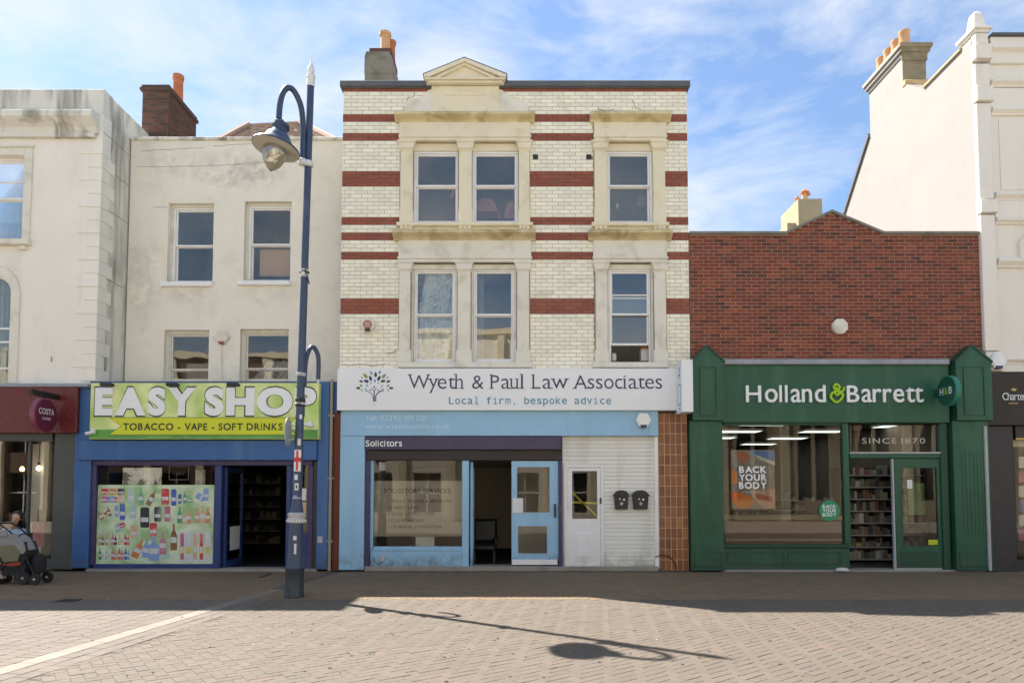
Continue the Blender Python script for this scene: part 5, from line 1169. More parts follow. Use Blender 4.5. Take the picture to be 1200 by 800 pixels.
for a in (922, 943.5, 965.5): txt(fi, 'H', a, a + 3.5, 587, 4.8, .012, m_faint, joined=True); txt(fi, 'o', a + 4.6, a + 7, 587, 4.2, .012, m_faint, joined=True); txt(fi, 'B', a + 8, a + 11, 587, 4.8, .012, m_faint, joined=True)
dp_ = thing('reflection_plinth', 'long low tan plinth added for the street reflection in the health shop window', 'display plinth', (Xp(915, 620), .6, .02)); x0, x1, z0, z1 = RC(850, 609, 986, 640, .5)  # added plinth standing in for the street reflected low in the glass
MB().box(x0, x1, .5, 1.1, .3, z1, b=.01).build('plinth_base', M('plinth_brown', (.20, .12, .08), .7, .12), dp_); MB().box(x0 - .03, x1 + .02, .46, 1.14, z1 + .001, z1 + .09, b=.012).build('plinth_top', M('plinth_tan', (.34, .27, .17), .6, .1), dp_)
MB().box(x0, x1, .48, .499, z0 + .12, z0 + .17).build('trim_band', M('plinth_trim', (.36, .30, .19), .6), dp_)
m_panel = lamp_mat('light_panel', (.86, .95, .90), .72)
for i, (X_, y_, w_) in enumerate(((6.2, 2.4, 1.1), (6.2, 4.3, 1.1), (6.2, 6.4, 1.1), (8.45, 2.0, 1.1), (8.45, 4.3, 1.1), (8.45, 6.6, 1.1), (8.45, 9.0, 1.1), (6.2, 9.0, 1.1), (9.6, 2.9, .8))):
    lab = 'bright ceiling light panel in the green health shop, ' + ('left row, nearest the window', 'left row, second from the window', 'left row, third from the window', 'right row, nearest the window', 'right row, second from the window', 'right row, third from the window', 'right row, farthest back', 'left row, farthest back', 'above the fanlight by the door')[i]; t = thing('ceiling_light', lab, 'ceiling light', (X_, y_, 3.3), 'ceiling light panels in the health shop')
    MB().box(X_ - w_ / 2, X_ + w_ / 2, y_ - .29, y_ + .29, 3.285, 3.30).build('diffuser', m_panel, t); f = MB(); a, b = X_ - w_ / 2 - .03, X_ + w_ / 2 + .03
    f.box(a, b, y_ - .32, y_ - .29, 3.28, 3.31); f.box(a, b, y_ + .29, y_ + .32, 3.28, 3.31); f.box(a, a + .03, y_ - .29, y_ + .29, 3.28, 3.31); f.box(b - .03, b, y_ - .29, y_ + .29, 3.28, 3.31); f.build('trim', m_card, t)
def goodsrack(label, X0, X1, y, z1, n, seed): return shelving('shelf_unit', label, X0, X1, y, z1, n, seed, 'shelf units in the health shop', m_galv)
goodsrack('stocked shelf unit facing the open doorway of the health shop', Xp(985, 600, 1.5), Xp(1048, 600, 1.5), 1.5, 2.2, 8, 21)
goodsrack('stocked shelf unit seen through the glass of the green door', Xp(1049, 600, 1.5), HX1 - .35, 1.5, 2.2, 8, 22)
goodsrack('long dim shelf unit far back behind the health shop window', Xp(905, 600, 8), Xp(985, 600, 8), 8, 1.6, 5, 23)
goodsrack('long dim shelf unit deep at the left of the health shop', Xp(858, 600, 9), Xp(905, 600, 9), 9, 1.6, 5, 25)
x0, x1, z0, z1 = RC(1064, 562, 1070, 572, -.03); tag(MB().box(x0, x1, -.0, .003, z0, z1).build('door_paper', m_card), 'tiny white paper stuck on the glass of the green door', 'paper')
x0, x1, z0, z1 = RC(1088, 632, 1100, 638, .0); tag(MB().box(x0, x1, -.0, .003, z0, z1).build('yellow_sticker', M('yellow_green', (.5, .6, .02), .5)), 'bright yellow green sticker at the foot of the green door glass', 'sticker')
x0, x1, z0, z1 = RC(1064, 566, 1083, 603, .4); tag(MB().box(x0, x1, .38, .4, z0, z1).build('green_leaflet', M('leaflet_green', (.16, .26, .12), .6, .4, 6)), 'tall pale green leaflet board behind the glass of the green door', 'board')
x0, x1, z0, z1 = RC(978, 664.5, 992, 667.5, -.16); tag(MB().prism([(x0, z0), (x1, z0), (x1 - .05, z1), (x0 + .04, z1)], -.30, -.18).build('crushed_carton', m_card), 'small crushed white carton on the ground by the green shopfront', 'litter')
# far chimney behind the gable
fc = thing('far_chimney', 'buff rendered chimney with small red topped pots behind the brick gable', 'chimney', (Xp(950, 262, 9), 9, 3.0)); yc = 9
def fx(u): return Xp(u, 245, yc)
def fz(v): return Zp(v, yc)
m = MB().box(fx(935.5), fx(963.5), yc, yc + 1.5, 3.0, fz(233)); m.build('stack', m_buff, fc); MB().box(fx(925), fx(940), yc + .2, yc + 1.6, 3.0, fz(258.5)).build('shoulder', m_buff, fc)
for u, vt, r in ((941, 228, 2.2), (950, 220, 3.6)): 
    rr = r / F * 23; h = fz(vt); MB().lathe([(rr, fz(233)), (rr * .9, h - .1), (rr, h)], (Xp(u, 225, yc), yc + .5, 0), 14).build('pot', m_terra_pale, fc, smooth=True); MB().lathe([(rr * 1.2, h + .001), (rr * 1.3, h + .07), (rr * .5, h + .16)], (Xp(u, 225, yc), yc + .5, 0), 12).build('cowl', m_terra, fc)
MB().tube([(Xp(951, 225, yc), yc + .5, fz(221)), (Xp(955, 220, yc), yc + .45, fz(219))], .10, 8).build('cowl_spout', m_terra, fc)

# ================================================================== WHITE BUILDING at the right
TX = HX1 + .01
tb = thing('white_stucco_building', 'tall white stucco building with a bare side wall, corner pilaster and obelisk finial', 'building', (TX + 3, 0, 0))
TZ = Zp(45); TR = TX + 7.5
def sp(u, v): return SP(u, v, TX)
prof = [(.0, 2.6), (.0, Zp(47))] + [sp(1083, 104), sp(1058, 98)]
ych0 = sp(1058, 98)[0]; yc_b, zc_b = sp(1019, 122); yb2, zb2 = sp(1020, 165)[0], sp(1019, 160)[1]; ybk, zbk = sp(990, 252)
zctop = sp(1058, 52)[1] - .05
prof += [(ych0, zctop - .25), (yc_b, zctop - .25), (yc_b, zb2), (ybk, zbk), (ybk, 2.6)]
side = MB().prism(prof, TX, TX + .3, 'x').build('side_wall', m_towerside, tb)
m = MB(); zc1 = zctop - .25
m.box(TX - .03, TX + .1, ych0 - .0, yc_b + .04, zc1 + .001, zc1 + .10); m.box(TX - .08, TX + .1, ych0 - .0, yc_b + .09, zc1 + .101, zc1 + .20); m.box(TX - .12, TX + .1, ych0 - .0, yc_b + .13, zc1 + .201, zc1 + .30)
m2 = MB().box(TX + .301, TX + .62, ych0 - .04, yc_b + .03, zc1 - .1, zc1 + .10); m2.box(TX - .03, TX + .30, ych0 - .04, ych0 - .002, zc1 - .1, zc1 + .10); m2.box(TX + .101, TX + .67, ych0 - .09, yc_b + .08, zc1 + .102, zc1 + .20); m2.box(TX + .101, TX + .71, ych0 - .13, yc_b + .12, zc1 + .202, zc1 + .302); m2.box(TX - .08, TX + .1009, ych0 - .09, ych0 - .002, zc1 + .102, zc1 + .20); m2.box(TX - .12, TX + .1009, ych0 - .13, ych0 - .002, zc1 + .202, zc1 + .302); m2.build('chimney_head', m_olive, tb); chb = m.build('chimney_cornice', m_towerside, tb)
st = MB().box(TX + .301, TX + .60, ych0, yc_b, zc1 - 1.6, zc1 - .102).build('chimney_stack', m_olive, tb)
MB().box(TX + .001, TX + .3, ych0 - .012, ych0 - .001, zc1 - .9, zc1 - .101).build('chimney_face', m_olive, st)
MB().box(TX - .02, TX + .62, ych0 - .14, ych0 + .01, sp(1058, 98)[1] - .10, sp(1058, 98)[1] + .03, b=.02).build('chimney_haunch', M('orange_ledge', (.55, .38, .2), .9, .2), tb)
np_ = 4
for i in range(np_):
    y_ = ych0 + .28 + (yc_b - ych0 - .5) * i / (np_ - 1); z_ = zc1 + .30
    MB().lathe([(.145, z_), (.135, z_ + .1), (.125, z_ + .48), (.14, z_ + .50), (.14, z_ + .55), (.10, z_ + .55), (.10, z_ + .4)], (TX + .24, y_, 0), 18).build('pot', m_terra_pale, st, smooth=True)
q1, q2 = sp(1083, 104), (.35, Zp(47)); MB().prism([(q2[0], q2[1]), (q1[0], q1[1]), (q1[0], q1[1] + .06), (q2[0], q2[1] + .06)], TX - .04, TX + .34, 'x').build('side_coping', m_buff, tb)
a_, b_2 = (yc_b + .02, zb2), (ybk, zbk); MB().prism([a_, b_2, (b_2[0] + .05, b_2[1] + .05), (a_[0] + .05, a_[1] + .09)], TX - .05, TX + 3, 'x').build('slate_verge', m_slate, tb)
m = MB().box(TX + .301, TR, .31, .6, 2.6, TZ - .1); m.box(TR - .3, TR, .61, ybk, 2.6, TZ - .6); m.box(TX + .301, TR, ybk - .3, ybk, 2.6, zbk); m.box(TX + .301, TR, .61, ybk - .31, zbk - .6, zbk - .4); m.build('body', m_tower, tb)
# front: wall, quoined pilaster, string courses
PXR = Xp(1166.5, 300)
m = MB().box(TX + .001, TR, .02, .3, Zp(436), TZ); m.build('front_wall', m_tower, tb)
for (va, vb, pr_, ex) in ((42, 55, .10, -.02), (55.5, 73, .14, .03), (77, 103.5, .08, .0), (104.5, 122, .14, .03), (123, 235, .08, 0), (236, 252, .14, .03), (253, 412, .08, 0), (413, 436, .13, .03)):
    z0, z1 = Zp(vb), Zp(va); m = MB().box(TX - .012 - ex * .6, PXR - .03 + ex, -pr_, .019, z0 + .008, z1 - .006, b=.012); m.build('quoin_block', m_tower, tb)
zq = Zp(41.8); fxm = (TX + PXR - .04) / 2
m = MB().box(TX - .02, PXR - .03, -.12, .40, zq, zq + .06, b=.01); m.box(TX - .06, PXR + .01, -.16, .44, zq + .061, zq + .12, b=.01); m.build('finial_cap', m_tower, tb)
m = MB(); zo = zq + .121; zt_ = Zp(12.5)
def frus(m, cx, cy, w0, w1, za, zb):
    n = len(m.v); m.v += [(cx - w0, cy - w0, za), (cx + w0, cy - w0, za), (cx + w0, cy + w0, za), (cx - w0, cy + w0, za), (cx - w1, cy - w1, zb), (cx + w1, cy - w1, zb), (cx + w1, cy + w1, zb), (cx - w1, cy + w1, zb)]
    for f in [(0, 3, 2, 1), (4, 5, 6, 7), (0, 1, 5, 4), (1, 2, 6, 5), (2, 3, 7, 6), (3, 0, 4, 7)]: m.f.append(tuple(n + i for i in f)); m.m.append(0)
frus(m, fxm, .08, .135, .085, zo, zt_ - .05); frus(m, fxm, .08, .085, .04, zt_ - .049, zt_); m.build('obelisk', m_tower, tb)
def band(va, vb, p, prf=False, mt=None, x0=None):
    z0, z1 = Zp(vb), Zp(va); m = MB(); X0_ = (x0 if x0 else PXR + .002)
    if prf: ledge(m, X0_, TR, z0, z1, p)
    else: m.box(X0_, TR, -p, .019, z0, z1, b=.006)
    m.build('string_course', mt or m_tower, tb)
MB().box(PXR, TR, -.16, .4, Zp(46.5), Zp(44)).build('roof_edge', m_slate, tb)
band(47, 57, .10); band(57.5, 65, .14, True); band(65.5, 76, .06); band(96, 103, .12, True); band(128, 136, .10, True); band(104, 127.5, .03); band(227, 236, .12, True); band(236.5, 256, .05); band(257, 263, .10, True); band(304, 314, .12, True, x0=PXR); band(419, 427, .10, True); band(427.5, 436, .05)
x0, x1, z0, z1 = RC(1172, 140, 1290, 222); m = MB().box(x0, x1, .001, .019, z0, z1); m.build('wall_panel', m_tower, tb)
x0, x1, z0, z1 = RC(1193, 284, 1250, 303); m = MB().prism([(x0, z0), (x1, z0), (x1, z1)] + [(x1 + (x0 - x1) * k / 8, z1 + .25 * math.sin(math.pi * k / 8)) for k in range(1, 8)] + [(x0, z1)], -.07, .019); m.build('arched_surround', m_tower, tb)
# jeweller's or gift shop front below: dark brown
bx('shop_pier', tb, 1160.5, 499, 1190, 672, -.10, .3, m_charcoal, .01)
bx('lower_wall', tb, 1190.2, 655, 1310, 672, -.04, .3, m_charcoal); csw = bx('shop_window', tb, 1190.2, 498.5, 1310, 515, -.02, .1, m_charcoal); pane(csw, 1190.2, 515, 1310, 655, .04, m_g_shop)
bx('gold_rail', csw, 1190.4, 513, 1310, 515, -.03, -.021, M('gold_trim', (.45, .33, .1), .35, .1, metal=.6), 0)
room('room', tb, TX + .3, TR - .3, .32, 4, .02, 3.2, m_shopwall, m_floor)
m = MB().box(TX + .001, TX + .3, .31, ybk, 0, 2.6); m.box(TX + .301, TR, ybk - .3, ybk, 0, 2.6); m.build('lower_side_wall', m_cement, tb)
cs2 = thing('brown_fascia_sign', 'dark brown fascia at the right edge with small white lettering under a gold emblem', 'shop sign', (Xp(1200, 470), -.14, Zp(498)))
x0, x1, z0, z1 = RC(1156.5, 437, 1310, 498, -.16); MB().box(x0, x1, -.16, .018, z0, z1, b=.006).build('panel', M('dark_brown_panel', (.028, .021, .013), .6, .1, 2, .1, (.1, .08, .06)), cs2)
txt(cs2, 'Charters', 1175, 1206, 468.5, 9, -.166, m_hbletter, joined=True, serif=False, bold=-.004, xh=.68, gap=.02)
X_, Z_ = P(1188, 456, -.166); g = MB(); g.prism([(X_ - .04, Z_ - .03), (X_ + .04, Z_ - .03), (X_ + .055, Z_ + .02), (X_ + .02, Z_ + .0), (X_, Z_ + .04), (X_ - .02, Z_ + .0), (X_ - .055, Z_ + .02)], -.172, -.161); g.build('gold_emblem', M('gold_print', (.55, .45, .12), .4), cs2)
x0, x1, z0, z1 = RC(1182, 471.5, 1193, 473, -.166); MB().box(x0, x1, -.168, -.161, z0, z1).build('underline', M('bronze_print', (.35, .25, .06), .5), cs2)
wc = thing('window_cards', 'rows of white and coloured cards in the window at the right edge', 'cards', (Xp(1200, 580), .1, 1.2)); random.seed(4)
for j in range(6):
    for i in range(6):
        x0, x1, z0, z1 = RC(1193 + i * 15, 535 + j * 17, 1206 + i * 15, 548 + j * 17, .12); k_ = (i + j) % 4; MB().box(x0, x1, .10, .11, z0, z1).build('card', [m_card, PM[8], m_card, PM[1]][k_], wc)
alarm(1167.5, 423, 10.2, -.13, 'bright white hexagonal alarm box on the foot of the white corner pilaster', m_upvc, m_upvc, 6, m_navytext)

# ================================================================== WHITE CORNER BUILDING at the left with the coffee shop
LX = Xp(116.5, 280); LL = -17.0
lb = thing('white_corner_building', 'white stucco building with quoined corner and stained parapet over the coffee shop', 'building', (LX - 3, 0, 0))
LT = Zp(106); lz0 = Zp(449)
h1 = RC(-33, 183, 28, 282); m = MB()
acx, ar_, asp = Xp(-12, 345), Xp(14, 345) - Xp(-12, 345), Zp(345)
h2 = (acx - ar_ - .0, acx + ar_ + .0, lz0, asp + ar_)
wall_holes(m, LL, LX, lz0 - .2, LT, .0, .3, [h1, h2])
lw = m.build('wall', m_stucco, lb)
n = 14; m = MB()
for s_ in (-1, 1):      # spandrels that round the arched window
    for i in range(n):
        a0, a1 = math.pi / 2 * i / n, math.pi / 2 * (i + 1) / n
        p0, p1 = (acx + s_ * ar_ * math.sin(a0), asp + ar_ * math.cos(a0)), (acx + s_ * ar_ * math.sin(a1), asp + ar_ * math.cos(a1))
        m.prism([p0, p1, (p1[0], asp + ar_ + .001), (p0[0], asp + ar_ + .001)], .001, .299)
m.build('arch_spandrel', m_stucco, lb)
m = MB(); N_ = 16; ro = ar_ + .19
pts_o = [(acx + ro * math.cos(math.pi * k / N_), asp + ro * math.sin(math.pi * k / N_)) for k in range(N_ + 1)]; pts_i = [(acx + (ar_ + .01) * math.cos(math.pi * k / N_), asp + (ar_ + .01) * math.sin(math.pi * k / N_)) for k in range(N_ + 1)]
for k in range(N_): m.prism([pts_i[k], pts_o[k], pts_o[k + 1], pts_i[k + 1]], -.045, -.001)
m.box(acx + ar_ + .01, acx + ro, -.045, -.001, lz0, asp); m.box(acx - ro, acx - ar_ - .01, -.045, -.001, lz0, asp); m.build('arch_surround', m_stone2, lb)
aw = MB(); aw.box(acx - ar_ + .0, acx - ar_ + .07, .12, .2, lz0, asp); aw.box(acx + ar_ - .07, acx + ar_, .12, .2, lz0, asp)
pi_ = [(acx + (ar_ - .07) * math.cos(math.pi * k / N_), asp + (ar_ - .07) * math.sin(math.pi * k / N_)) for k in range(N_ + 1)]; po_ = [(acx + ar_ * math.cos(math.pi * k / N_), asp + ar_ * math.sin(math.pi * k / N_)) for k in range(N_ + 1)]
for k in range(N_): aw.prism([pi_[k], po_[k], po_[k + 1], pi_[k + 1]], .12, .2)
for v in (383, 399, 430): aw.box(acx - ar_ + .07, acx + ar_ - .07, .13, .17, Zp(v) - .02, Zp(v) + .02)
awn = aw.build('arched_window', m_whitepaint, lb); MB().quad([(p[0], .15, p[1]) for p in pi_] + [(acx - ar_ + .07, .15, lz0), (acx + ar_ - .07, .15, lz0)]).build('pane', m_g_old, awn)
cloth(lb, acx - ar_, acx + ar_, lz0, asp + ar_, .36, .03, 9, m_net, 'net_curtain', seed=5)
sash(lb, h1[0] + .002, h1[1] - .002, h1[2] + .002, h1[3] - .002, .10, Zp(231), fr=.05, sf=.04, gl=m_g_old, bars_up=(Zp(210),), bars_lo=(), bottom=.06)
m = MB(); g = .17; a, b, c, d = h1
m.box(a - g, a - .001, -.04, -.001, c, d + g, b=.01); m.box(b + .001, b + g, -.04, -.001, c, d + g, b=.01); m.box(a, b, -.04, -.001, d + .001, d + g, b=.01); m.box(a - g - .03, b + g + .03, -.07, -.001, d + g + .001, d + g + .05, b=.01); m.build('architrave', m_stone2, lb)
m = MB().box(a - g - .04, b + g + .04, -.14, .1, c - .12, c - .001, b=.015); m.build('sill', m_stone2, lb); m = MB().box(b - .03, b + .12, -.09, -.001, c - .22, c - .121, b=.02); m.build('sill_bracket', m_stone2, lb)
cloth(lb, a, b, c, d, .36, .02, 10, m_net, 'net_curtain', seed=6); cloth(lb, a, b, c, Zp(254), .33, .03, 12, m_drape, 'half_curtain', seed=7)
for hh_ in (h1, h2): room('room', lb, hh_[0] - .3, hh_[1] + .3, .31, 2.2, hh_[2] - .1, hh_[3] + .3, m_room)
m = MB(); xq = Xp(117, 150); ledge(m, LL, xq, Zp(158), Zp(136), .30); m.box(LL, xq - .06, -.10, -.001, Zp(163), Zp(158.3), b=.01); m.build('cornice', m_stucco_dirty, lb)
MB().box(LL, LX + .002, -.012, .32, Zp(134), LT + .02, b=.01).build('parapet', m_stucco_dirty, lb)
zq0 = Zp(447); nq = 18; hq = (Zp(166) - zq0) / nq
for i in range(nq):
    wq = (.46 if i % 2 else .27); z_ = zq0 + i * hq
    MB().box(LX - wq, LX + .014, -.022, .25 if i % 2 else .45, z_ + .008, z_ + hq - .008, b=.008).build('quoin', m_stucco, lw)
m = MB().box(LX - .3, LX - .001, .301, 9, lz0 - .2, LT - .0); m.box(LL, LL + .3, .301, 9, 0, LT); m.box(LL + .3, LX - .3, 8.7, 9, 0, LT); m.box(LL + .3, LX - .3, .301, 8.7, LT - .5, LT - .35); m.build('body', m_stucco_dirty, lb)
m = MB(); 
for (v0, v1) in ((155, 173), (193, 207), (240, 250), (322, 329)):
    (ya, za), (yb_, zb_) = (.02, Zp(v0)), (1.0, Zp(v0) + .0); n = 10; random.seed(v0)
    for i in range(n): q0 = za + random.uniform(-.012, .012); m.box(LX + .0005, LX + .004, ya + (yb_ - ya) * i / n, ya + (yb_ - ya) * (i + .9) / n, q0, q0 + .012)
m.build('crack', m_cement, lb)
m = MB().box(Xp(60, 425) , Xp(60, 425) + .015, -.012, -.001, Zp(424), Zp(418)); m.build('rusty_fixing', m_rtext, lb)
# coffee shop front
bx('shop_pier', lb, 61.5, 507.3, 87, 667, -.06, .3, m_grey, .01); bx('transom', lb, -110, 507.3, 61.3, 516, -.05, .3, m_grey, .006)
cw_ = bx('shop_window', lb, -110, 655, 61.3, 668, -.03, .2, m_grey, .01); pane(cw_, -110, 516, 61.3, 655, .05, m_g_shop)
bx('window_post', cw_, 31, 516.2, 33, 654.8, .0, .08, m_grey)
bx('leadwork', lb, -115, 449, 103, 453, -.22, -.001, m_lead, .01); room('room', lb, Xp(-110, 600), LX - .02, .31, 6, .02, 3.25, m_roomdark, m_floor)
bx('reflected_pillar', lb, 31, 520, 50, 655, .5, .9, m_officewall, 0); bx('lower_body', lb, 87.1, 447, 90, 449, .1, .2, m_grey, 0)  # added pillar standing in for a column reflected in the coffee shop glass
cf = thing('coffee_shop_fascia', 'dark red fascia board over the coffee shop at the left edge', 'shop sign', (Xp(0, 480), -.2, Zp(507)))
x0, x1, z0, z1 = RC(-110, 453.3, 90, 507, -.20); MB().box(x0, x1, -.20, -.001, z0, z1, b=.01).build('panel', m_maroon, cf)
t, X_, ym, Z_, r = disc_sign('plum_disc_sign', 'round plum projecting sign with white coffee shop name on the red fascia', 51, 486.5, -.95, -.27, .34, m_magenta, m_plumrim, 0, 0, 1)
side_text(t, 'COSTA', X_ + .0615, ym, Z_ + .02, .12, .44, m_hbletter, 1); side_text(t, 'COFFEE', X_ + .0615, ym, Z_ - .09, .05, .24, m_card, 1)
MB().box(X_ - .035, X_ + .035, -1.0, -.205, Z_ + r + .03, Z_ + r + .13, b=.01).build('bracket_beam', m_black, t); MB().box(X_ - .015, X_ + .015, -.64, -.58, Z_ + r - .01, Z_ + r + .03).build('hanger', m_black, t)
warm = lamp_mat('warm_bulb', (1.0, .62, .25), 3.0); pale = lamp_mat('pale_bulb', (1.0, .86, .62), 2.0)
for (u, v, mt, lab) in ((26, 549, warm, 'glowing orange pendant bulb inside the coffee shop window'), (45.5, 548, pale, 'pale glowing pendant bulb nearer the grey coffee shop pier')):
    X_, Z_ = P(u, v, 1.4 if u < 30 else .42); y_ = 1.4 if u < 30 else .42; t = thing('pendant_lamp', lab, 'pendant lamp', (X_, y_, Z_), 'pendant lamps in the coffee shop')
    MB().lathe([(.012, Z_ - .06), (.045, Z_ - .04), (.05, Z_), (.02, Z_ + .05)], (X_, y_, 0), 12).build('bulb', mt, t, smooth=True); MB().lathe([(.02, Z_ + .05), (.03, Z_ + .06), (.03, Z_ + .11), (.008, Z_ + .13), (.006, 3.24)], (X_, y_, 0), 10).build('cord', m_black, t)
for (u0, v0, u1, v1, mt, lab) in ((37, 612, 52, 640, M('red_print', (.34, .07, .09), .6, .5, 10, .4, (.5, .3, .3), bump=0), 'reddish pink poster low in the coffee shop window'), (44, 597, 54, 612, M('dark_print2', (.08, .08, .07), .6, .3, 9, bump=0), 'small dark framed notice in the coffee shop window above the pink poster')):
    x0, x1, z0, z1 = RC(u0, v0, u1, v1, .2); tag(MB().box(x0, x1, .2, .21, z0, z1).build('window_poster', mt), lab, 'poster')

# ================================================================== ACROSS THE STREET (seen only in the shop glass; set near for bounce light)
def opp(name, label, x0, x1, z1, mt, cols, arch=False, colm=None):
    y0 = -25.0; t = thing(name, label, 'building', ((x0 + x1) / 2, y0, 0)); holes = []; n = cols; cwid = (x1 - x0) / n; m = MB()
    for i in range(n):
        for (a, b) in (((.5, 2.8), (4.0, 6.0), (7.0, 8.6)) if not arch else ((1.2, 6.4),)): holes.append((x0 + cwid * (i + .22), x0 + cwid * (i + .78), a, b))
    wall_holes(m, x0, x1, 0, z1, y0 - .4, y0, [h for h in holes if h[3] < z1]); m.build('wall', mt, t)
    MB().box(x0 + .1, x1 - .1, y0 - 8, y0 - .41, 0, z1 - .2).build('body', m_roomdark, t); MB().box(x0, x1, y0 - .4, y0 + .15, z1, z1 + .3).build('parapet', m_stone, t)
    for i in range(n + 1):
        xx = min(max(x0 + cwid * i, x0 + .25), x1 - .25); MB().box(xx - .22, xx + .22, y0 + .001, y0 + .25, 0, z1 - .1).build('pilaster', colm or m_stone, t)
    for h in holes:
        if h[3] >= z1: continue
        if arch:
            cx = (h[0] + h[1]) / 2; r_ = (h[1] - h[0]); m = MB()
            for s_ in (-1, 1):
                pts = [(cx + s_ * r_ / 2, h[3] + .01)] + [(cx + s_ * (r_ * math.cos(a) - r_ / 2), h[3] - .9 * r_ + r_ * math.sin(a)) for a in [R(k) for k in range(0, 61, 10)]]; m.prism(pts, y0 - .35, y0 + .06)
            m.box(cx - .08, cx + .08, y0 - .3, y0 - .1, h[2], h[3] - .3); m.build('tracery', mt, t)
        else: m = MB().box(h[0], h[1], y0 - .25, y0 - .2, (h[2] + h[3]) / 2 - .04, (h[2] + h[3]) / 2 + .04); m.box((h[0] + h[1]) / 2 - .03, (h[0] + h[1]) / 2 + .03, y0 - .25, y0 - .2, h[2], h[3]); m.build('window', m_whitepaint, t)
opp('opposite_brick_house', 'brown brick house across the street reflected in the coffee shop glass', -30, -12.1, 10, M('brown_opposite_brick', (.14, .09, .065), .9, .1, 3), 6)  # dark brick added to darken the reflection in the coffee shop glass
opp('opposite_terrace', 'pale stone terrace across the street reflected in the office windows', -12, 5, 11, M('bounce_stucco', (.80, .75, .65), .9, .08, 2), 6)  # pale tone and height shaped to bounce sun onto the shaded fronts
opp('opposite_church', 'gothic stone church front across the street reflected in the health shop window', 5.2, 30, 10, M('church_stone', (.46, .38, .27), .9, .12, 2), 7, True)

# ================================================================== LAMP POST
lx, ly = GP(341.5, 700.5); ly += .12
lp = thing('lamp_post', 'tall dark blue lamp post with swan neck lantern, stickers and peeling white finial', 'lamp post', (lx, ly, 0))
LD = CAMD + ly; sc = LD / F
def lz(v): return P(341, v, ly)[1]
def C(z): return (lx, ly, z)
c0 = (lx, ly, 0)
MB().lathe([(.150, -.005), (.150, .03), (.142, .05), (.138, lz(668)), (.145, lz(667)), (.145, lz(665))], c0, 24).build('base', m_lampdark, lp, smooth=True)
MB().lathe([(.128, lz(664.9)), (.118, lz(660)), (.112, lz(640)), (.102, lz(613))], c0, 24).build('lower_column', m_lampblue, lp, smooth=True)
m = MB().lathe([(.115, lz(613)), (.142, lz(611.5)), (.142, lz(608)), (.125, lz(606)), (.136, lz(604.5)), (.136, lz(601.5)), (.11, lz(600))], c0, 24); m.build('collar', m_galv, lp, smooth=True)
m = MB()
for i in range(20): a = i * math.pi / 10; frus(m, lx + .143 * math.cos(a), ly + .143 * math.sin(a), .009, .006, lz(611), lz(608.5))
m.build('collar_beading', m_peel, lp)
MB().lathe([(.105, lz(600)), (.088, lz(593)), (.076, lz(587)), (.072, lz(584))], c0, 24).build('neck', m_lampblue, lp, smooth=True)
MB().lathe([(.078, lz(584)), (.078, lz(582.5))], c0, 24).build('collar', m_galv, lp, smooth=True)
zt_ = lz(102)
MB().lathe([(.070, lz(582.4)), (.066, lz(520)), (.060, lz(440)), (.056, lz(300)), (.055, zt_)], c0, 20).build('shaft', m_lampblue, lp, smooth=True)
zf = lambda v: lz(v)
MB().lathe([(.056, zt_ - .0), (.064, zt_ + .01), (.062, zt_ + .14), (.070, zt_ + .15), (.068, zt_ + .20), (.045, zt_ + .22), (.055, zt_ + .27), (.05, zt_ + .32), (.02, zt_ + .38), (.008, zt_ + .45), (.003, zt_ + .50)], c0, 18).build('finial', m_peel, lp, smooth=True)
D = Vector((-.68, -.73, 0)).normalized(); base = Vector((lx, ly, 0))
def off(h, z): return base + D * h + Vector((0, 0, z))
z1, z2 = lz(192), lz(150)
def smoothpath(pts, n=6):
    out = []
    for i in range(len(pts) - 1):
        p0, p1, p2, p3 = pts[max(i - 1, 0)], pts[i], pts[i + 1], pts[min(i + 2, len(pts) - 1)]
        for k in range(n):
            t_ = k / n; out.append(.5 * (2 * p1 + (p2 - p0) * t_ + (2 * p0 - 5 * p1 + 4 * p2 - p3) * t_ ** 2 + (3 * p1 - p0 - 3 * p2 + p3) * t_ ** 3))
    out.append(pts[-1]); return out
RCH = .52
arm = smoothpath([off(.10, z1), off(.10, (z1 + z2) / 2), off(.11, z2), off(.16, lz(125) - .06), off(.28, lz(108.5) - .11), off(.39, lz(104.5) - .16), off(.47, lz(111) - .19), off(RCH - .01, lz(124) - .20), off(RCH, lz(140) - .20)])
MB().tube(arm, .045, 12).build('swan_neck', m_lampblue, lp, smooth=True)
def clamp(v, r_, h, mt, name='clamp'):
    z = lz(v); m = MB().lathe([(r_, z), (r_ + .008, z + .01), (r_ + .008, z + h - .01), (r_, z + h)], c0, 16)
    m.box(lx - .02 , lx + .03, ly - r_ - .05, ly - r_ + .01, z + .01, z + h - .01); m.build(name, mt, lp)
m = MB().lathe([(.062, lz(196)), (.085, lz(195)), (.085, lz(190)), (.062, lz(189))], c0, 16); q = off(.10, 0); m.lathe([(.05, lz(196)), (.065, lz(195)), (.065, lz(190)), (.05, lz(189))], (q.x, q.y, 0), 14); m.build('arm_clamp', m_peel, lp, smooth=True)
clamp(325, .062, .12, m_peel); clamp(321, .070, .035, m_iron); clamp(441, .066, .06, m_galv); clamp(476, .070, .13, m_iron); clamp(474, .078, .03, m_peel)
MB().tube([(lx - .04, ly - .02, lz(330)), (lx + .04, ly - .08, lz(318)), (lx + .09, ly - .03, lz(333))], .012, 6).build('loose_wire', m_iron, lp)
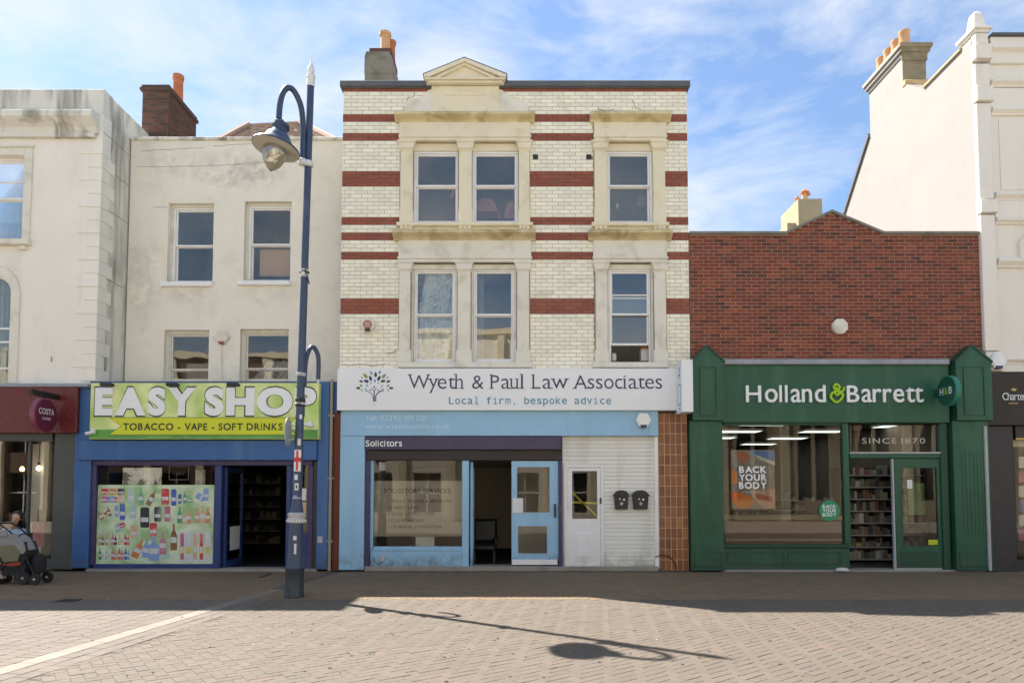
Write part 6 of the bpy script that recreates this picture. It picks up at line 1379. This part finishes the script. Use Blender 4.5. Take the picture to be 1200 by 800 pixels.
# lantern
lc = off(RCH, 0); LZ = lz(163)
lan = thing('lantern', 'x', 'x', (lc.x, lc.y, LZ)); del lan['label']; del lan['category']; lan.parent = lp; lan.location = (lc.x - lx, lc.y - ly, LZ)
lcw = (lc.x, lc.y, 0)
MB().lathe([(.022, lz(141)), (.03, lz(143)), (.05, lz(145.5)), (.135, lz(146.5)), (.140, lz(150)), (.115, lz(152)), (.115, lz(155)), (.135, lz(156.5)), (.14, lz(158))], lcw, 26).build('lantern_cap', m_lampblue, lan, smooth=True)
MB().lathe([(.14, lz(158)), (.17, lz(159)), (.20, lz(162)), (.225, lz(165.5)), (.24, lz(167.5)), (.375, lz(174.0)), (.382, lz(175.2)), (.375, lz(175.8))], lcw, 40).build('hood', m_lampblue, lan, smooth=True)
MB().lathe([(.372, lz(176)), (.30, lz(172.5)), (.235, lz(169.5)), (.18, lz(167)), (.05, lz(166))], lcw, 40).build('reflector', m_hoodin, lan, smooth=True)
MB().lathe([(.185, lz(171.5)), (.192, lz(178)), (.180, lz(186)), (.13, lz(194)), (.06, lz(199.5)), (.008, lz(202))], lcw, 28).build('globe', m_lens, lan, smooth=True)
MB().lathe([(.02, lz(168)), (.045, lz(171)), (.05, lz(179)), (.02, lz(183))], lcw, 14).build('bulb', m_card, lan, smooth=True)
lan.rotation_euler = (R(-4), R(9), 0); lan.location.z -= .20; lan.scale = (.95, .95, 1)
# small lower bracket on the other side
D2 = -D
def off2(h, z): return base + D2 * h + Vector((0, 0, z))
arm2 = smoothpath([off2(.06, lz(452)), off2(.07, lz(425)), off2(.12, lz(409)), off2(.20, lz(404)), off2(.28, lz(412)), off2(.30, lz(424)), off2(.30, lz(441))])
MB().tube(arm2, .036, 10).build('lower_bracket', m_lampblue, lp, smooth=True); q = off2(.30, 0); MB().lathe([(.012, lz(441)), (.02, lz(444)), (.012, lz(446))], (q.x, q.y, 0), 8).build('bracket_tip', m_peel, lp)
def sticker(v0, v1, wd, mt, ang=-90, r_=.068, parts=None):
    m = MB(); z0, z1 = lz(v1), lz(v0); n = 5
    for i in range(n):
        a0 = R(ang) + (i / n - .5) * wd / r_; a1 = R(ang) + ((i + 1) / n - .5) * wd / r_; m.quad([(lx + r_ * math.cos(a0), ly + r_ * math.sin(a0), z0), (lx + r_ * math.cos(a1), ly + r_ * math.sin(a1), z0), (lx + r_ * math.cos(a1), ly + r_ * math.sin(a1), z1), (lx + r_ * math.cos(a0), ly + r_ * math.sin(a0), z1)])
    o = m.build('sticker', mt, lp); return o
m_red = M('red_sticker', (.55, .03, .04), .5, .05, bump=0)
sticker(527, 552, .12, m_card, -88, .0705)['label'] = 'white sticker with a red cross'; sticker(528, 551, .034, m_red, -88, .0715); sticker(536, 541, .12, m_red, -88, .0719)
sticker(556, 562, .05, m_card, -95, .0725); sticker(566, 574, .06, m_card, -85, .0728); sticker(568, 572, .025, m_iron, -85, .0732); sticker(580, 583, .06, PM[7], -100, .074); sticker(514, 522, .05, m_peel, -70, .069); sticker(486, 491, .04, m_card, -60, .07)
sticker(627, 632, .05, m_peel, -80, .1125); sticker(636, 648, .035, m_peel, -75, .1145)
lp.rotation_euler = (0, R(.95), 0)
# round road sign seen edge on, clamped to the post
X_, Z_ = P(337.5, 506, ly - .02); rsn = thing('round_road_sign', 'round road sign seen nearly edge on, clamped to the blue lamp post', 'road sign', (X_, ly, Z_))
MB().lathe([(.225, -.006), (.225, .006)], (X_, ly - .02, Z_), 28, 'x').build('sign_plate', m_galv, rsn)
MB().tube([(X_ + .01, ly - .02, Z_ + .12), (X_ + .09, ly - .02, Z_ + .12)], .012, 6).build('clip', m_galv, rsn); MB().tube([(X_ + .01, ly - .02, Z_ - .12), (X_ + .09, ly - .02, Z_ - .12)], .012, 6).build('clip', m_galv, rsn)
rsn.rotation_euler = (0, 0, R(5))

# ================================================================== PUSHCHAIR AND SEATED WOMAN at the left edge
PY = -1.95; PSC = (PY + CAMD) / F
def pp2(u, v, y=PY): q = P(u, v, y); return Vector((q[0], y, q[1]))
m_pgrey = M('grey_hood_fabric', (.26, .26, .27), .9, .1, 9, .2, (.1, .1, .1)); m_pblk = M('black_fabric', (.018, .018, .02), .85, .15, bump=.1); m_olv = M('olive_lining', (.17, .17, .10), .9, .1); m_rub = M('rubber', (.02, .02, .02), .8); m_skin = M('skin', (.52, .30, .21), .55, .05, 8, bump=0); m_hair = M('dark_hair', (.012, .009, .008), .5, .3, 40, bump=.2); m_shirt = M('pale_blue_shirt', (.36, .45, .55), .85, .06, 8)
pr = thing('pushchair', 'grey hooded pushchair with black wheels parked outside the coffee shop', 'pushchair', (Xp(30, 670, PY), PY, 0))
xw = lambda u: Xp(u - 2, 660, PY); zw = lambda v: Zp(v, PY)
# hood: quarter shell swept over two hoops
hc = Vector((xw(20), PY, zw(645))); m = MB(); nA, nB = 9, 12; g = []
for i in range(nA + 1):
    a = R(2 + 150 * i / nA); row = []
    for j in range(nB + 1):
        b = math.pi * j / nB; rr = .31 - .02 * math.sin(a * 3) ** 2
        row.append((hc.x + rr * math.cos(a) * (.55 + .45 * math.sin(b)) * 1.05, hc.y - .17 * math.cos(b), hc.z + rr * 1.05 * math.sin(a) * (.25 + .75 * math.sin(b))))
    g.append(row)
for i in range(nA):
    for j in range(nB): m.quad([g[i][j], g[i + 1][j], g[i + 1][j + 1], g[i][j + 1]], 0)
m.build('hood', m_pgrey, pr, smooth=True, autosmooth=False)
for i in (0, 4, nA): MB().tube([Vector(p) * 1 for p in g[i]], .013, 6).build('hood_hoop', m_pblk, pr, smooth=True)
# side panel of the hood and the shell of the seat facing the street
m = MB(); pts = [(hc.x + .30 * math.cos(R(a)), hc.z + .31 * math.sin(R(a))) for a in range(4, 153, 12)]; m.prism(pts + [(hc.x - .26, hc.z + .02), (hc.x + .27, hc.z - .04)], PY - .185, PY - .165); m.build('hood_side', m_pgrey, pr)
m = MB(); m.prism([(xw(4), zw(636)), (xw(36), zw(634)), (xw(41), zw(648)), (xw(36), zw(660)), (xw(12), zw(661)), (xw(6), zw(650))], PY - .16, PY + .15); m.build('seat_shell', m_pblk, pr)
m = MB(); m.prism([(xw(11), zw(638)), (xw(27), zw(637)), (xw(34), zw(645)), (xw(31), zw(656)), (xw(15), zw(657)), (xw(10), zw(648))], PY - .187, PY - .1605); m.build('seat_lining', m_olv, pr)
m = MB(); m.box(xw(9), xw(19), PY - .21, PY - .186, zw(628), zw(620), b=.01); m.build('hood_pocket', m_pgrey, pr)
m = MB(); m.prism([(xw(8), zw(660)), (xw(40), zw(659)), (xw(37), zw(672)), (xw(13), zw(673))], PY - .15, PY + .15); m.build('basket', m_pblk, pr)
m = MB(); m.prism([(xw(14), zw(659)), (xw(33), zw(657)), (xw(34), zw(660)), (xw(24), zw(662)), (xw(15), zw(661))], PY - .17, PY - .151); m.build('red_bag', M('red_cloth', (.30, .05, .03), .8, .2, 9), pr)
for s_ in (-1, 1):
    y_ = PY + s_ * .16
    MB().tube(smoothpath([Vector((xw(-2), y_, zw(613))), Vector((xw(8), y_, zw(614))), Vector((xw(24), y_, zw(626))), Vector((xw(36), y_, zw(645))), Vector((xw(46), y_, zw(664))), Vector((xw(49), y_, zw(672)))]), .014, 8).build('frame_tube', m_pblk, pr, smooth=True)
    MB().tube([Vector((xw(34), y_, zw(644))), Vector((xw(14), y_, zw(663))), Vector((xw(3), y_, zw(673)))], .014, 8).build('frame_tube', m_pblk, pr, smooth=True)
    for (u, v, r_, yy) in ((3, 674.5, .085, y_), (36, 673.5, .115, y_ - s_ * .03), (51, 672.8, .10, y_)):
        z_ = r_ + .002; w_ = MB().lathe([(r_ * .72, yy - .022), (r_ * .95, yy - .024), (r_, yy - .012), (r_, yy + .012), (r_ * .95, yy + .024), (r_ * .72, yy + .022)], (xw(u), 0, z_), 20, 'y').build('wheel', m_rub, pr, smooth=True)
        k = MB().lathe([(.022, yy - .03), (.022, yy + .03)], (xw(u), 0, z_), 10, 'y')
        for q in range(6): a = q * math.pi / 3; k.tube([(xw(u) + .015 * math.cos(a), yy, z_ + .015 * math.sin(a)), (xw(u) + r_ * .75 * math.cos(a), yy, z_ + r_ * .75 * math.sin(a))], .007, 5)
        k.build('hub', m_galv, w_)
MB().tube([Vector((xw(-2), PY - .16, zw(613))), Vector((xw(-5), PY, zw(613))), Vector((xw(-2), PY + .16, zw(613)))], .018, 8).build('handle', m_pblk, pr)
MB().tube([Vector((xw(3), PY - .16, .09)), Vector((xw(3), PY + .16, .09))], .01, 6).tube([Vector((xw(36), PY - .16, .115)), Vector((xw(36), PY + .16, .115))], .01, 6).build('axle', m_galv, pr)
MB().lathe([(.02, zw(672)), (.10, zw(671)), (.125, zw(664)), (.12, zw(655)), (.07, zw(649)), (.02, zw(648))], (xw(45), PY + .05, 0), 14).build('rear_bag', m_pblk, pr, smooth=True)
# seated woman: one continuous body, clothes and hair as separate layers
wy = -1.45; ws = (wy + CAMD) / F
def wp(u, v, y=wy): q = P(u, v, y); return Vector((q[0], y, q[1]))
ch = thing('terrace_chair', 'dark metal chair the woman behind the pushchair sits on', 'chair', (wp(14, 660).x, wy + .1, 0)); hx = wp(12, 650).x
m = MB().box(hx - .21, hx + .21, wy - .15, wy + .27, .43, .45, b=.01); m.build('seat', m_black, ch); MB().box(hx - .2, hx + .2, wy + .27, wy + .29, .62, .86, b=.01).build('backrest', m_black, ch)
for a in (-1, 1):
    MB().tube([(hx + a * .19, wy + .28, 0), (hx + a * .19, wy + .28, .86)], .012, 6).build('leg', m_black, ch); MB().tube([(hx + a * .19, wy - .12, 0), (hx + a * .19, wy - .12, .43)], .012, 6).build('leg', m_black, ch)
wo = thing('person', 'woman with long dark hair and pale blue top seated behind the pushchair', 'person', (hx, wy, 0))
hd = wp(19.5, 606.5, wy - .12); nk = Vector((hx + .06, wy - .04, hd.z - .16)); sh = Vector((hx + .05, wy + .0, hd.z - .235))
hipc = Vector((hx, wy + .05, .54))
def tube_mesh(mb, a, seg=12): mb.tube([p for p, r_ in a], [r_ for p, r_ in a], seg)
def ell(mb, c, rx, ry, rz, n=12, tilt=None):
    k = len(mb.v); rings = 8
    for i in range(rings + 1):
        t_ = math.pi * i / rings
        for j in range(n):
            a = 2 * math.pi * j / n; p = Vector((rx * math.sin(t_) * math.cos(a), ry * math.sin(t_) * math.sin(a), rz * math.cos(t_)))
            if tilt: p.rotate(tilt)
            mb.v.append(tuple(Vector(c) + p))
    for i in range(rings):
        for j in range(n): mb.f.append((k + i * n + j, k + i * n + (j + 1) % n, k + (i + 1) * n + (j + 1) % n, k + (i + 1) * n + j)); mb.m.append(0)
from mathutils import Euler
tilt = Euler((R(12), R(16), R(18))).to_matrix()
def hp(x, y, z): return hd + tilt @ Vector((x, y, z))
b_ = MB()
ell(b_, hd + tilt @ Vector((0, .01, .02)), .074, .09, .10, 16, tilt.to_quaternion()); ell(b_, hp(0, -.03, -.05), .05, .055, .065, 12, tilt.to_quaternion())
ell(b_, hp(0, -.088, -.012), .011, .018, .022, 8, tilt.to_quaternion()); ell(b_, hp(0, -.075, -.055), .024, .014, .010, 8)
for s_ in (-1, 1): ell(b_, hp(s_ * .074, .015, .0), .010, .018, .028, 8); ell(b_, hp(s_ * .034, -.062, -.012), .02, .02, .016, 8)
tube_mesh(b_, [(hp(0, .02, -.05), .048), (nk, .047), (sh + Vector((0, 0, .02)), .065)])
ell(b_, sh + Vector((0, .02, -.10)), .165, .10, .17, 16); ell(b_, (sh + hipc) / 2 + Vector((0, .03, -.03)), .13, .10, .20, 16); ell(b_, hipc, .17, .14, .12, 16)
kn = [Vector((hx - .34, wy - .42, .55)), Vector((hx + .14, wy - .40, .53))]
ank = [wp(1.5, 669, -1.95), Vector((hx + .20, wy - .42, .10))]; ank[0].z = .11
for s_ in (0, 1):
    sg = -1 if s_ == 0 else 1; hj = hipc + Vector((sg * .09, -.04, 0))
    tube_mesh(b_, [(hj, .085), (hj.lerp(kn[s_], .5), .075), (kn[s_], .055)]); ell(b_, kn[s_], .055, .055, .055)
    tube_mesh(b_, [(kn[s_], .052), (kn[s_].lerp(ank[s_], .3), .054), (ank[s_], .034)]); ft = ank[s_] + Vector((-.03, -.13, -.065)); tube_mesh(b_, [(ank[s_] + Vector((0, .03, -.02)), .036), (ank[s_] + Vector((0, -.03, -.055)), .038), (ft, .028)])
hands = []
for sg, el, hn in ((-1, Vector((hx - .25, wy - .16, .78)), wp(1, 617, PY + .05)), (1, Vector((hx + .27, wy - .14, .72)), Vector((hx + .22, wy - .36, .66)))):
    sj = sh + Vector((sg * .165, 0, -.02)); ell(b_, sj, .052, .052, .052); tube_mesh(b_, [(sj, .047), (el, .036)]); ell(b_, el, .037, .037, .037); dv = (hn - el).normalized(); wr = hn - dv * .07
    tube_mesh(b_, [(el, .036), (el.lerp(wr, .3), .036), (wr, .024)]); pd = dv.cross(Vector((0, 0, 1))).normalized(); ell(b_, wr + dv * .035, .034, .034, .022)
    for f in range(4):
        st = wr + dv * .055 + pd * (f - 1.5) * .019; ln = (.062, .072, .068, .052)[f]; tube_mesh(b_, [(st, .009), (st + dv * ln * .5 + Vector((0, 0, -.006)), .0085), (st + dv * ln * .8 + Vector((0, 0, -.025)), .007)], 7)
    st = wr + dv * .02 - pd * .028 * sg; tube_mesh(b_, [(st, .011), (st + dv * .03 - pd * .02 * sg, .010), (st + dv * .055 - pd * .022 * sg + Vector((0, 0, -.012)), .008)], 7)
bo = b_.build('body', m_skin, wo, smooth=True, autosmooth=False); rm = bo.modifiers.new('skin', 'REMESH'); rm.mode = 'VOXEL'; rm.voxel_size = .007; rm.use_smooth_shade = True; sm = bo.modifiers.new('soft', 'SMOOTH'); sm.iterations = 3; sm.factor = .5
t_ = MB(); ell(t_, sh + Vector((0, .02, -.11)), .182, .118, .175, 18); ell(t_, (sh + hipc) / 2 + Vector((0, .03, -.06)), .152, .122, .22, 18)
for sg, el in ((-1, Vector((hx - .25, wy - .16, .78))), (1, Vector((hx + .27, wy - .14, .72)))):
    sj = sh + Vector((sg * .165, 0, -.02)); ell(t_, sj, .063, .063, .063); tube_mesh(t_, [(sj, .061), (sj.lerp(el, .75), .056)])
to = t_.build('top', m_shirt, wo, smooth=True, autosmooth=False); rm = to.modifiers.new('skin', 'REMESH'); rm.mode = 'VOXEL'; rm.voxel_size = .009; rm.use_smooth_shade = True; sm = to.modifiers.new('soft', 'SMOOTH'); sm.iterations = 4
t_ = MB(); ell(t_, hipc, .182, .152, .13, 16)
for s_ in (0, 1): hj = hipc + Vector(((-1, 1)[s_] * .09, -.04, 0)); tube_mesh(t_, [(hj, .098), (hj.lerp(kn[s_], .55), .088)])
so_ = t_.build('shorts', m_pblk, wo, smooth=True, autosmooth=False); rm = so_.modifiers.new('skin', 'REMESH'); rm.mode = 'VOXEL'; rm.voxel_size = .011; rm.use_smooth_shade = True
h_ = MB(); ell(h_, hp(0, .03, .035), .086, .098, .105, 16, tilt.to_quaternion()); 
hm = h_
for k in range(9):
    a = R(-10 + k * 25); st = hp(.078 * math.cos(a), .03 + .07 * math.sin(a), .02); en = sh + Vector((.10 * math.cos(a) + .07, .06 * math.sin(a) + .04, .0 - .04 * (k % 3))); tube_mesh(h_, [(st, .030), (st.lerp(en, .5) + Vector((.012 * math.cos(a), .01, 0)), .028), (en, .014)], 7)
ho = h_.build('hair', m_hair, wo, smooth=True, autosmooth=False)
# trim the fringe so that the face shows
me = ho.data; bm = bmesh.new(); bm.from_mesh(me); lo = hd - wo.location
kill = [v for v in bm.verts if (lambda q: q.y < -.045 and q.z < .065 and abs(q.x) < .062)(tilt.transposed() @ (v.co - lo))]
bmesh.ops.delete(bm, geom=kill, context='VERTS'); bm.to_mesh(me); bm.free()
f_ = MB()
for s_ in (-1, 1): ell(f_, hp(s_ * .031, -.080, .008), .012, .006, .006, 8)
f_.build('eyes', m_hair, wo); f_ = MB(); ell(f_, hp(0, -.091, -.056), .02, .005, .006, 8); f_.build('lips', M('lips', (.36, .09, .08), .5), wo)
for s_ in (0, 1):
    a = ank[s_]; MB().tube([a + Vector((0, 0, .05)), a + Vector((0, .0, -.01))], .041, 12).build('sock', m_card, wo, smooth=True)
    m = MB(); tube_mesh(m, [(a + Vector((0, .045, -.05)), .044), (a + Vector((-.005, -.03, -.055)), .046), (a + Vector((-.02, -.10, -.066)), .042), (a + Vector((-.03, -.15, -.074)), .028)]); so = m.build('shoe', m_pblk, wo, smooth=True, autosmooth=False)
